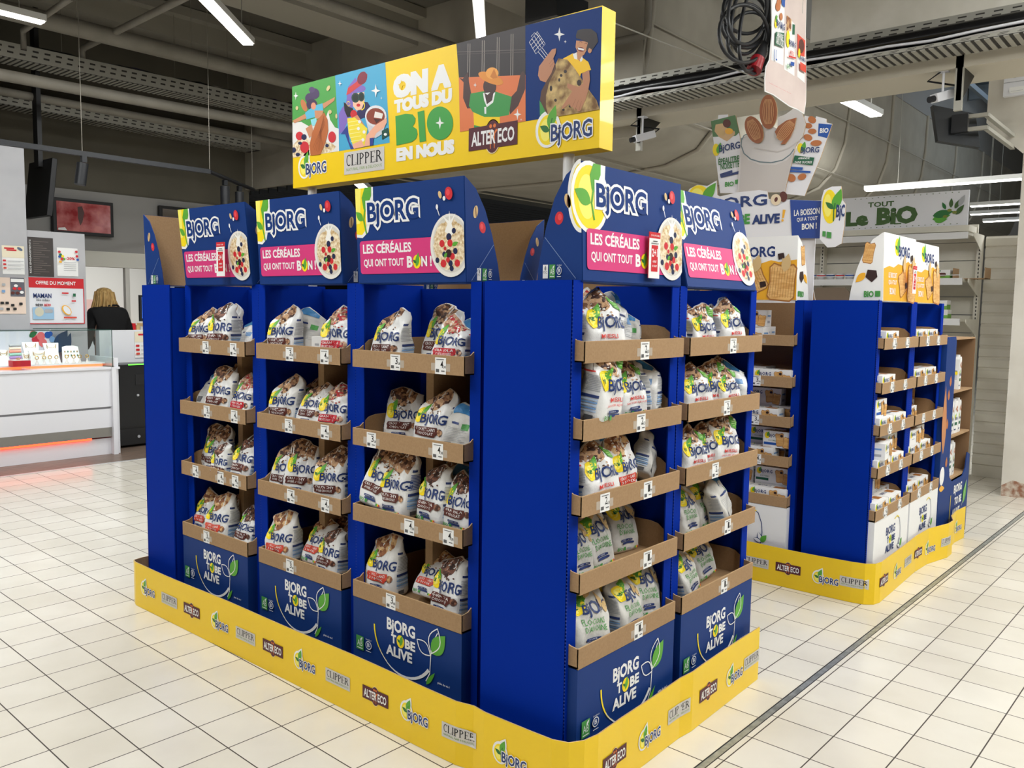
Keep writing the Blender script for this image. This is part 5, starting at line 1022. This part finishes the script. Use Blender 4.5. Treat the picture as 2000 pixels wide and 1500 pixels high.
# ================================================================= RIGHT SIDE: beam with trays, curved ceiling, pillar
BEAMM=noisy('concrete_pale',(222,218,204),(234,230,218),5,.85)
g=G(); g.box((4.06,-3.,3.26),(4.56,1.02,5.3),BEAMM); tag(g.build('trim_10'),kind='structure')
g=G(); g.box((4.02,-1.6,2.93),(4.5,4.2,2.97),M('beam_cream',(196,190,174),.8)); g.box((4.0,-1.6,2.92),(4.03,4.2,3.0),MATS['beam_cream']); tag(g.build('trim_11'),kind='structure')
ctray('cable tray under the long beam on the right, ribbed underside',(3.72,4.0,2.995),(3.72,-1.6,2.995),.26,.02,side=(-1,0),cables=False)
ctray('perforated tray along the top of the black pipe on the right',(4.02,3.8,3.18),(4.02,-1.6,3.18),.2,.07,side=(-1,0),cables=False)
pipe('black_duct','thick glossy black pipe running between the trays on the right','pipe',[(3.9,3.9,3.115),(3.9,1.4,3.11),(3.9,-1.6,3.115)],.052,M('duct_black',(20,20,22),.25),14)
for i,(z,c,dx) in enumerate(((3.045,GY,-.12),(3.052,M('cable_orange',(168,82,44),.5),-.07),(3.05,CBL,-.04),(3.07,WHL,-.15))):
    rnd=random.Random(i); pipe('cable_run','%s cable lying along the right tray below the black pipe'%['grey','orange-brown','thin black','white'][i],'cable',[(3.9+dx,3.9-.25*k,z-.02+rnd.uniform(-.012,.012)) for k in range(22)],.009,c,6)
for i,y in enumerate((2.35,.02)):
    g=G(); g.prism([(0,0),(.3,.22),(.3,.26),(-.02,.26),(-.02,0)],lambda u,v,h:(u+4.02,y+h,v+2.72),0,.03,METD); g.box((4.0,y-.005,2.66),(4.03,y+.04,3.0),MET); tag(g.build('tray_bracket'),'dark triangular bracket under the right beam, '+['left one','right one beside pillar'][i],'bracket')
def cctv(loc,rz,label,drop,body):
    q=empty('security_camera',loc); tag(q,label,'security camera'); g=G(); g.tube([(0,0,0),(0,0,drop)],.008,WHL,8); g.box((-.03,-.03,drop-.01),(.03,.03,drop),WHL); g.build('mount',q)
    m4=Matrix.Rotation(rz,4,'Z')@Matrix.Rotation(.3,4,'Y'); g=G(); g.box((-.1,-.03,-.055),(.08,.03,.0),WHL,m4); g.build('camera_body',q,bevel=.004); g=G(); g.tube([m4@Vector((.08,0,-.028)),m4@Vector((.12,0,-.028))],.02,CBL,12); g.build('lens',q)
    g=G(); g.tube([m4@Vector((-.1,0,-.02)),m4@Vector((-.16,0,.0)),(-.05,.08,drop*.5),(0,.01,drop)],.006,CBL,6); g.build('cable',q)
cctv((4.0,2.33,2.84-.05),R(150),'white security camera hanging under the beam above corner header',.13,0); cctv((4.05,.14,2.80),R(150),'white security camera under the beam near the pillar',.13,0)
# curved suspended ceiling (bulkhead that rounds down towards the back)
COVE=noisy('cove_fabric',(160,154,140),(172,166,152),2.5,.85); prof=[(2.45,4.42),(2.46,3.9),(2.5,3.5),(2.6,3.2),(2.8,2.98),(3.15,2.86),(3.7,2.82),(4.6,2.81),(5.8,2.82)]
g=G(); xs_=[4.25+.5*i for i in range(32)]; vs=[(x,y,z) for x in xs_ for y,z in prof]+[(x,y+.03,z+.03) for x in xs_ for y,z in prof]; n=len(prof); nn=len(xs_)*n
g.add(vs,[(i*n+j,i*n+j+1,(i+1)*n+j+1,(i+1)*n+j) for i in range(len(xs_)-1) for j in range(n-1)]+[(nn+(i+1)*n+j,nn+(i+1)*n+j+1,nn+i*n+j+1,nn+i*n+j) for i in range(len(xs_)-1) for j in range(n-1)],COVE,True); tag(g.build('ceiling'),kind='structure')
for i,x in enumerate((4.3,5.75,7.3,8.95,10.6,12.3,14.1,16.)):
    g=G(); g.tube([(x,y-.015,z-.015) for y,z in prof],.022,M('rib_pale',(170,164,150),.7),8); tag(g.build('trim_%d'%(12+i)),kind='structure')
for i,(y,z) in enumerate(((2.455,3.75),(2.62,3.14),(3.4,2.83),(5.8,2.8))):
    g=G(); g.tube([(4.3,y-.01,z-.012),(19.5,y-.01,z-.012)],.008,MATS['rib_pale'],6); tag(g.build('trim_%d'%(20+i)),kind='structure')
st('trim_56',(4.25,2.5,2.84),(4.3,9.,5.3),COVE); st('trim_57',(4.6,2.44,4.4),(20,2.5,5.4),WALLM)
# skylight and purlins in the high roof
g=G(); g.box((11.5,-.8,5.26),(15.5,1.9,5.29),M('skylight_glow',(214,232,250),.5,emit=1.6)); tag(g.build('window_3'),kind='structure')
for i in range(9):
    g=G(); g.box((5+i*1.6,-7,5.08),(5.1+i*1.6,2.42,5.3),M('purlin',(120,130,138),.6)); tag(g.build('trim_%d'%(30+i)),kind='structure')
for i,y in enumerate((.5,1.2,2.0)): g=G(); g.box((4.7,y,4.9),(20,y+.06,4.98),MATS['purlin']); tag(g.build('trim_%d'%(40+i)),kind='structure')
# pillar with wide head
PIL=noisy('pillar_plaster',(208,203,192),(220,216,206),4,.8,.08,30)
q=empty('trim_58',(5.45,0,0)); tag(q,kind='structure')
g=G(); g.box((0,-.75,0),(.7,-.085,2.6),PIL); g.build('pillar_shaft',q)
g=G(); g.prism([(.17,2.84),(.17,3.42),(-1.6,3.42),(-1.6,2.6),(-.085,2.59)],lambda u,v,h:(h,u,v),-.03,.72,PIL); g.build('pillar_head',q)
g=G(); g.prism([(-.09,.0),(-.086,.08),(-.16,.13),(-.3,.1),(-.42,.12),(-.5,.06),(-.6,.0)],lambda u,v,h:(h,u,v),-.006,0,noisy('exposed_brick',(150,104,80),(206,196,180),25,.9)); g.build('chipped_base',q)
q=empty('control_panel',(5.4,-.0,3.03)); tag(q,'white wall control box with red display on the pillar head','control panel'); g=G(); g.box((-.03,-.28,-.02),(.018,.06,.3),WHL); hg=g
A=Art(step=.0005); A.rect(.02,.2,.28,.27,M('display_red',(120,16,24),.3)); A.text('X',WH,.05,.22,.08,.25,.02); A.ell(.07,.14,.025,.025,CAP); A.ell(.15,.14,.025,.025,CAP); A.rect(0,.085,.34,.09,CAP); A.rect(.04,.01,.14,.05,PAPER); A.rect(.05,.02,.13,.022,CAP)
g=hg; g.art(A,lambda u,v,h:(-.0305-h,.06-u,v-.01)); g.build('housing',q)
q=empty('monitor',(4.62,.16,2.66)); tag(q,'black flat monitor seen from behind on an arm from the pillar','monitor')
c_=[at(1822,205,0,4.5),at(1905,222,0,4.66),at(1915,288,0,4.66),at(1832,275,0,4.5)]; c_=[v-Vector((4.62,.16,2.66)) for v in c_]
g=G(); n_=(c_[1]-c_[0]).cross(c_[3]-c_[0]).normalized()*.045; g.add(c_+[v+n_ for v in c_],[(0,1,2,3),(7,6,5,4),(0,4,5,1),(1,5,6,2),(2,6,7,3),(3,7,4,0)],M('monitor_black',(38,42,46),.4)); g.build('monitor_housing',q)
cc=sum(c_,Vector())/4; g=G(); 
g.box((cc.x-.06,cc.y-.08,cc.z-.05),(cc.x-.01,cc.y+.02,cc.z+.07),CBL); g.build('vesa_plate',q)
g=G(); 
for dz in (-.035,.05): g.box((cc.x-.02,cc.y-.2,cc.z+dz-.01),(cc.x+.87,cc.y-.17,cc.z+dz+.015),MET); g.box((cc.x-.04,cc.y-.2,cc.z+dz-.01),(cc.x-.01,cc.y+.0,cc.z+dz+.015),MET)
g.build('arm',q)
# ----------------------------------------------------------------- gondola shelving under the olive sign
SHB=noisy('shelf_beige',(212,208,194),(222,218,206),4,.5); 
q=empty('store_shelving',(6.0,.3,0)); tag(q,'beige metal store shelving with perforated upright under the olive sign','shelving')
g=G()
for i in range(13): z=.15+i*.155; g.box((.22,.05,z),(.24,3.2,z+.147),SHB)
g.build('back_panel',q)
for y in (0,1.33,2.66):
    g=G(); g.box((.14,y,0),(.22,y+.035,2.06),SHB)
    for i in range(60): g.box((.138,y+.01,.1+i*.032),(.1405,y+.018,.118+i*.032),METD)
    g.build('upright',q)
for i,z in enumerate((.18,.55,.95,1.33,1.66,2.04)):
    g=G(); d_=.40 if z<2 else .3; g.box((-d_+.14+.0,.04,z),(.22,3.2,z+.02),SHB); g.box((-d_+.13,.04,z-.03),(-d_+.145,3.2,z+.025),M('price_rail',(214,214,214),.4)); g.prism([(.14,-.12),(-d_+.16,-.01),(-d_+.16,.02),(.14,.02)],lambda u,v,h:(u,h,v+z),.0,.006,SHB); g.build('shelf',q)
    if z==1.66: 
        g=G(); g.tube([(-.26,.06,z+.05),(-.26,3.2,z+.05)],.003,WHL,5); g.build('wire_guard',q)
g=G(); g.box((.22,-.42,0),(.3,-.05,2.05),SHB)
q2=empty('shutter_wall',(6.2,-.4,0)); tag(q2,'pale slatted metal panel wall between shelving and pillar','panel wall'); bpy.data.objects
for i in range(20): g=G() if i==0 else g; 
g=G()
for i in range(21): z=.1+i*.093; g.prism([(0,0),(-.012,.01),(-.012,.07),(0,.086)],lambda u,v,h:(u,h,v+z),-.0,.68,SHB)
g.box((.0,.0,0.0),(.06,.68,2.05),SHB); g.build('slats',q2)
g=G(); g.box((-.03,.0,0),(.02,.035,2.05),SHB); g.build('upright',q2)
# sign
q=empty('shop_sign',(5.96,1.75,2.13)); tag(q,'white sign reading TOUT LE BIO with olive branch above the shelving','sign')
GS=M('sign_green',(62,96,42),.5); A=Art(step=.0006); W_=1.37

A.text('TOUT',GS,.56,.195,.78,.24,.03); A.text('Le',GS,.37,.035,.57,.165,.06); A.text('BiO',GS,.64,.035,.98,.19,.06); 
for x in (.64,.8): A.rect(x-.01,.035,x+.05,.045,GS)
for a,b,c_,d_,m_ in ((1.1,.06,1.24,.09,GR),(1.1,.09,1.26,.12,GR2),(1.12,.04,1.22,.06,GR),(1.2,.14,1.17,.2,GR2),(1.24,.15,1.24,.23,GS),(1.27,.14,1.31,.22,GS),(1.28,.09,1.34,.17,GS),(1.3,.16,1.34,.25,CAP)): A.leaf(a,b,c_,d_,.2,m_)
for x,y in ((1.23,.13),(1.27,.11),(1.2,.08)): A.ell(x,y,.018,.012,M('olive',(120,130,40),.4))
for i in range(18): A.ell(.45+i*.05,.275-.003*(i%2),.006,.003,GS,n=8); A.ell(.45+i*.05,.014,.006,.003,GS,n=8)
g=G(); g.box((0,-W_,0),(.03,0,.29),WHL); g.art(A,lambda u,v,h:(-.001-h,-u,v)); g.build('panel',q)
g=G(); g.box((-.02,-W_-.02,-.05),(.25,1.6,.0),SHB); g.build('canopy_shelf',q)
# goods on the shelving
GBX=M('box_green',(120,180,70),.45)
def gbox(y,z,label):
    g=G(); g.box((0,-.17,0),(.12,0,.075),PAPER); A=Art(step=.0006); A.rect(0,0,.17,.03,GBX); A.rect(0,.06,.17,.075,PAPER); A.rrect(.03,.02,.14,.05,.012,BRN); A.rect(.02,.063,.1,.069,GR2); g.art(A,lambda u,v,h:(-.001-h,-u,v)); 
    g.box((.0,-.1701,0),(.12,-.17,.04),GBX); tag(g.build('snack_box',None,(5.80,y,z)),label,'snack box','green and white snack boxes on the shelving')
for y,z,l in ((.62,1.6815,'green and white snack box on the upper shelf beside biscuit header'),(.62,1.3515,'green and white snack box, bottom of the pair on lower shelf'),(.63,1.4285,'green and white snack box stacked on top of the lower shelf pair'),(.82,1.3515,'green and white snack box left of the lower shelf pair'),(.62,.9715,'green and white snack box on the shelf above the drinks stand')): gbox(y,z,l)
g=G(); g.box((0,-.24,0),(.2,0,.004),KR); g.box((0,-.24,0),(.2,-.236,.09),KR); g.box((.0,-.002,0),(.2,0,.09),KR); tag(g.build('open_carton',None,(5.8,.62+.0-.19,1.6805)),'small open brown carton right of the upper snack box','carton')
for i in range(9):
    g=G(); g.lathe([(.001,0),(.03,0),(.038,.05),(.04,.055),(.001,.056)],WHL,n=14); g.lathe([(.001,.0565),(.039,.0565)],[SKB,RD,GY,SIDE][i%4],n=14); g.lathe([(.0385,.03),(.039,.045)],[SKB,RD,NV,RASP][i%4],n=14)
    tag(g.build('dessert_cup',None,(5.84,1.62-i*.085,1.681),(0,0,0)),'small printed dessert cup on upper shelf above corner panel, %s'%(ORD+['eighth from left','rightmost'])[i],'cup','dessert cups on the upper shelf')
g=G(); g.prism([(0,0),(.33,0),(.33,.22),(.29,.26),(.04,.26),(0,.22)],lambda u,v,h:(h,-u,v),0,.02,M('kraft_dull',(120,104,88),.8)); tag(g.build('display_tray_back',None,(5.7,1.56,1.3515)),'rounded brown cardboard piece on the shelf above the corner panel','cardboard')
# ================================================================= milk carton topper on the second island
tp=empty('drink_topper',(2.7,.7,1.45)); tag(tp,'large white cut-out display topper with milk glass, almonds and cartons','display topper')
TX=2.70
def UT(p): w_=at(1330+.22*p[0],170+.22*p[1],0,TX); return (.7-w_.y,w_.z-1.45)
def plate(name,pts,mat,dx=0,th=.008,lab=None):
    g=G(); g.prism([UT(p) for p in pts],lambda u,v,h:(dx+h,-u,v),0,th,mat,KRE); o=g.build(name,tp); return g,o
def eP(cx,cy,rx,ry,rot=0,n=24):
    c,s_=math.cos(R(rot)),math.sin(R(rot)); return [(cx+c*rx*math.cos(R(a))-s_*ry*math.sin(R(a)),cy+s_*rx*math.cos(R(a))+c*ry*math.sin(R(a))) for a in range(0,360,360//n)]
def prints(A,dx,name):
    g=G(); g.art(A,lambda u,v,h:(dx-.0006-h,-u,v)); return g.build(name,tp)
TW=M('topper_white',(232,232,236),.45)
def tt(A,t,mat,x0,y0,x1,y1,b=.02,rot=0): a=UT((x0,y1)); b_=UT((x1,y0)); A.text(t,mat,a[0],a[1],b_[0],b_[1],b,rot=rot)
P_=lambda A,pts,m_: A.poly([UT(p) for p in pts],m_)
plate('carton_cutout',[(258,300),(320,280),(322,245),(410,240),(412,262),(475,245),(512,420),(525,510),(560,600),(560,940),(340,940)],TW,.012)
A=Art(step=.0004); P_(A,[(258,300),(475,245),(510,400),(480,430),(275,440)],M('carton_green',(84,124,78),.5)); P_(A,[(300,330),(360,320),(400,360),(470,390),(475,415),(400,480),(330,440),(290,390)],M('oat_cream',(214,178,132),.5)); P_(A,eP(400,320,35,38),BRN); P_(A,eP(420,390,36,28),OCH); P_(A,eP(345,400,40,24,30),OATC)
P_(A,eP(305,555,30,55),YL); A.leaf(*UT((320,590)),*UT((345,490)),.25,GR); tt(A,'BjORG',NV2,330,485,520,590,.02,4); tt(A,'ÉPEAUTRE',GR2,325,595,512,685,.02,4); tt(A,'NOISETTE',GR2,345,655,515,730,.02,4)
P_(A,[(340,770),(450,735),(452,760),(345,795)],PILL); P_(A,[(345,795),(520,740),(520,765),(350,805)],PILL); tt(A,'BIO',M('ink_green'),385,835,465,885,.03); P_(A,[(475,825),(505,818),(508,855),(478,862)],CERT); prints(A,.012,'carton_print')
plate('carton_cutout',[(1090,250),(1190,272),(1192,255),(1285,280),(1285,310),(1335,325),(1225,640),(1115,900),(1090,965),(910,945),(940,700),(1010,560),(1060,420)],TW,.012)
A=Art(step=.0004); P_(A,[(1215,320),(1335,330),(1290,450),(1210,430)],SKB); tt(A,'BIO',WH,1225,355,1305,410,.04,-4); P_(A,eP(1055,540,28,45),YL); A.leaf(*UT((1070,570)),*UT((1095,480)),.25,GR)
for x,y,rx,ry,r in ((1158,288,38,30,30),(1125,340,35,24,10),(1160,390,38,24,0),(1122,445,40,28,20),(1195,495,50,26,-5),(975,805,40,35,20),(1070,795,40,28,-20)): P_(A,eP(x,y,rx,ry,r,16),M('almond'))
tt(A,'BjORG',NV2,1055,520,1225,605,.02,-5); P_(A,[(1005,605),(1180,625),(1165,695),(990,670)],TEAL); tt(A,'AMANDE',WH,1035,615,1140,645,.02,-5); tt(A,'SANS SUCRES',WH,1005,648,1162,685,.02,-5)
P_(A,[(965,705),(1080,712),(1075,735),(962,728)],SKB); P_(A,[(960,735),(1148,745),(1145,762),(958,752)],SKB); prints(A,.012,'carton_print')
MG=M('milk_shade',(196,189,184),.4); MG2=M('milk_light',(208,203,200),.4)
plate('glass_cutout',[(500,935),(525,540),(545,450),(600,415),(630,400),(720,330),(790,340),(856,370),(862,270),(930,240),(1000,190),(1050,200),(1080,240),(1110,330),(1080,440),(1030,500),(1008,560),(920,935)],MG2,.0)
A=Art(step=.0004); P_(A,[(516,935),(540,560),(600,650),(700,690),(840,690),(940,650),(1000,580),(912,935)],MG)
A.stroke([UT(p) for p in [(540,450),(535,520),(560,590),(620,640),(700,665),(800,672),(900,650),(970,600),(1005,550)]],.006,M('glass_line',(96,116,122),.3)); A.stroke([UT(p) for p in [(600,415),(560,430),(540,470)]],.006,MATS['glass_line']); A.stroke([UT(p) for p in [(650,540),(760,560),(860,575),(960,540),(1060,470)]],.006,MG)
prints(A,.0,'milk_print')
for cx,cy,rx,ry,r in ((782,222,78,152,0),(655,382,74,126,-22),(935,392,72,136,38)):
    plate('almond_cutout',eP(cx,cy,rx,ry,r,28) if r!=38 else [(840,400),(870,350),(940,300),(1030,275),(1010,370),(975,450),(930,510),(890,510),(920,470),(870,470)],M('almond_brown',(158,92,54),.5),-.01)
    A=Art(step=.0004); c,s_=math.cos(R(r)),math.sin(R(r))
    for k in range(-3,4):
        pts=[]
        for j in range(7):
            v=(-.85+j*.283); u=k*.25*(1-v*v)**.5*.95; X_,Y_=u*rx*.85,v*ry*.85; pts.append(UT((cx+c*X_-s_*Y_,cy+s_*X_+c*Y_)))
        A.stroke(pts,.0045,M('almond_line',(206,150,102),.5))
    prints(A,-.01,'almond_print')
plate('base_band',[(25,1345),(25,1000),(80,905),(150,868),(235,880),(322,830),(328,960),(350,972),(510,935),(700,915),(772,928),(782,995),(975,1000),(1268,1012),(1262,1345)],TW,-.006)
A=Art(step=.0004); P_(A,eP(165,990,100,118),YL); P_(A,eP(150,980,60,80),YL2); A.leaf(*UT((200,1020)),*UT((315,850)),.25,GR); tt(A,'BjORG',NV2,240,952,772,1120,.025,1); tt(A,'TO',NV2,360,1130,480,1222,.05); tt(A,'BE',M('ink_green'),515,1125,620,1222,.05); tt(A,'ALIVE',NV2,636,1122,885,1222,.05); P_(A,[(910,1090),(935,1092),(920,1165),(905,1165)],OCH); P_(A,eP(908,1185,10,12),OCH)
P_(A,[(975,1002),(1266,1014),(1240,1345),(992,1342)],M('band_blue',(26,66,150),.45)); P_(A,eP(915,975,36,46),BRN); P_(A,eP(850,1002,46,50),M('nut_cream',(232,212,180),.5)); P_(A,eP(852,1000,14,22,20),BRN)
tt(A,'LA BOISSON',WH,1010,1075,1240,1145,.02,2); tt(A,'QUI A TOUT',WH,1035,1150,1222,1200,.02,2); tt(A,'BON !',WH,1080,1205,1215,1268,.04,2); prints(A,-.006,'band_print')
plate('side_flap',[(1262,1355),(1278,1000),(1300,925),(1370,893),(1452,890),(1462,1010),(1492,1050),(1478,1240),(1455,1395),(1400,1425),(1330,1430)],TW,-.05)
A=Art(step=.0004); P_(A,eP(1352,1070,66,150),YL); P_(A,eP(1335,1060,36,100),YL2); A.leaf(*UT((1385,1100)),*UT((1455,910)),.22,GR); A.leaf(*UT((1385,1090)),*UT((1315,1030)),.22,GR2); A.stroke([UT(p) for p in [(1385,1200),(1388,1100),(1400,1040)]],.006,GR2); tt(A,'Bj',NV2,1405,1050,1452,1200,.03); tt(A,'C',NV2,1450,1050,1488,1160,.03); P_(A,[(1290,1285),(1318,1288),(1316,1335),(1288,1330)],CERT); P_(A,[(1328,1290),(1368,1296),(1366,1350),(1325,1344)],CERT); prints(A,-.05,'flap_print')
g=G(); g.box((.012,-.3,-.05),(.02,.25,.45),TW); g.box((.02,-.25,-1.45),(.05,-.2,.3),KR); g.box((.02,.15,-1.45),(.05,.2,.3),KR); g.build('support',tp)
# ----------------------------------------------------------------- hanging poster and cable coil
PT=noisy('poster_blush',(206,188,182),(216,200,193),5,.5)
q=empty('hanging_poster',(2.2,.4,2.4)); tag(q,'pale pink hanging poster with three product pictures, curled lower edge','poster')
def UPO(x,y): w_=at(1380+.1533*x,.1533*y,1,.4); return (w_.x-2.2,w_.z-2.4)
out=[(822,-400),(830,450),(800,760),(755,850),(740,1000),(742,1165),(850,1210),(960,1290),(1060,1360),(1160,1400),(1245,1455),(1268,1300),(1272,1000),(1265,400),(1285,-400)]
g=G(); o2=[UPO(*p) for p in out]; g.prism(o2,lambda u,v,h:(u,h,v),0,.003,PAPER); c0=Vector((sum(p[0] for p in o2)/len(o2),sum(p[1] for p in o2)/len(o2))); A=Art(step=.0004); A.poly([tuple(c0+(Vector(p)-c0)*.975) for p in o2],PT)
def PP(pts,m_): A.poly([UPO(*p) for p in pts],m_)
def PTx(t,m_,x0,y0,x1,y1,b=.02,rot=0): a=UPO(x0,y1); b_=UPO(x1,y0); A.text(t,m_,a[0],a[1],b_[0],b_[1],b,rot=rot,res=1)
PP([(835,-300),(1000,-300),(975,835),(822,765)],PAPER); PP([(1010,190),(1120,310),(1115,970),(985,885)],PAPER); PP([(1150,430),(1250,520),(1245,1060),(1150,980)],PAPER)
PP([(1012,190),(1078,250),(1070,400),(1008,400)],GD); PP([(1088,310),(1120,315),(1115,445),(1085,440)],TEAL); PP([(1150,430),(1250,520),(1240,725),(1150,700)],LOR); PP(eP(1198,590,36,90),BRN)
for cx,cy,rx,ry in ((912,30,28,45),(900,85,32,60),(938,215,20,48)): PP(eP(cx,cy,rx,ry),M('almond'))
PP([(945,-60),(990,-60),(985,100),(945,60)],SKB); PP(eP(872,300,18,60),YL); PP(eP(1024,500,22,110),YL); PP(eP(1165,680,14,60),YL); PP([(872,190),(888,210),(880,290),(860,280)],GR)
PTx('BjORG',NV2,872,310,980,360,.03); PTx('BjORG',NV2,1030,548,1118,590,.03); PTx('BjORG',NV2,1168,745,1240,775,.03); PP([(860,410),(970,425),(965,610),(852,575)],TEAL); PTx('AMANDE',WH,875,450,955,480,.02); PTx('SANS SUCRES',WH,862,525,960,560,.02)
PTx('1L',SKB,838,650,880,760,.02); PTx('MUESLI',TXR,1040,670,1090,695,.02); PP([(1020,710),(1115,735),(1110,755),(1020,730)],TXR); PTx('BIO',M('ink_green'),1000,835,1040,870,.02); PP([(1045,790),(1092,800),(1088,850),(1045,838)],SKB); PP([(1165,790),(1240,840),(1238,935),(1165,890)],LOR)
PTx('*Offre valable sur le mois de mai',RD,765,1195,1045,1062,.03); PTx('Hors promotions en cours et formats promo',RD,768,1330,1160,1140,.03)
A.items=[(k,m_,vs,fs) for k,m_,vs,fs in A.items]; g.art(A,lambda u,v,h:(u,-.0006-h,v)); g.build('sheet',q)
for dx in (-.2,.2): g=G(); g.tube([(dx,0.001,.5),(dx,.001,1.98)],.004,MET,5); g.build('hanging_wire',q)
q=empty('cable_coil',(1.83,.45,2.62)); tag(q,'large black cable coil with red industrial plug hanging by the poster','cable coil')
def UC(x,y,dy=0): w_=at(1380+.1533*x,.1533*y,1,.45+dy); return Vector((w_.x-1.83,dy,w_.z-2.62))
g=G(); rnd=random.Random(2)
for cx,cy,rx,ry,r in ((500,130,290,300,0),(480,260,290,345,5),(470,430,310,370,-5),(520,150,240,420,8),(560,200,230,500,12),(500,330,260,280,-8),(540,480,270,330,14),(600,350,170,560,8)):
    c,s_=math.cos(R(r)),math.sin(R(r)); dy=rnd.uniform(-.03,.03); pts=[UC(cx+c*rx*math.cos(R(a))-s_*ry*math.sin(R(a)),cy+s_*rx*math.cos(R(a))+c*ry*math.sin(R(a)),dy+.02*math.sin(R(a*2))) for a in range(0,361,12)]
    g.tube(pts,.0085,CBL,8,False)
g.tube([UC(420,800),UC(500,900),UC(600,940),UC(720,880),UC(800,700),UC(800,200),UC(790,-200)],.0085,CBL,8); g.build('cable',q)
g=G(); g.tube([UC(770,480),UC(740,560),UC(690,690),UC(650,760)],.03,M('plug_black',(30,30,32),.4),14,True,[.012,.018,.026,.03]); g.build('plug_grip',q)
g=G(); g.tube([UC(650,755),UC(600,900)],.034,M('plug_red',(140,20,30),.35),16,True,[.034,.036]); tag(g.build('plug_head',q),'red plug head')
g=G(); g.tube([UC(640,-150),UC(640,-150)+Vector((0,0,1.6))],.004,MET,5); g.build('hanging_wire',q)
pipe('ceiling_wire','thin slack wire stretched across below the right ceiling','wire',[at(1199,45,1,1.0),at(1300,85,1,1.1),at(1420,130,1,1.2),at(1500,160,1,1.3)],.004,MET,5)
g=G(); g.box((3.2,2.6,3.55),(3.6,2.9,3.75),CBL); g.tube([(3.4,2.75,3.75),(3.4,2.75,4.38)],.01,MET,6); tag(g.build('ceiling_unit'),'dark ceiling box behind the right end of the yellow banner','ceiling unit')
a3=at(1265,60,2,3.6); pipe('sprinkler_pipe','grey sprinkler drop pipe with elbow right of the banner','pipe',[(a3.x,a3.y,4.38),(a3.x,a3.y,3.62),(a3.x,a3.y+.03,3.57),(a3.x,a3.y+.6,3.57)],.03,PIP)
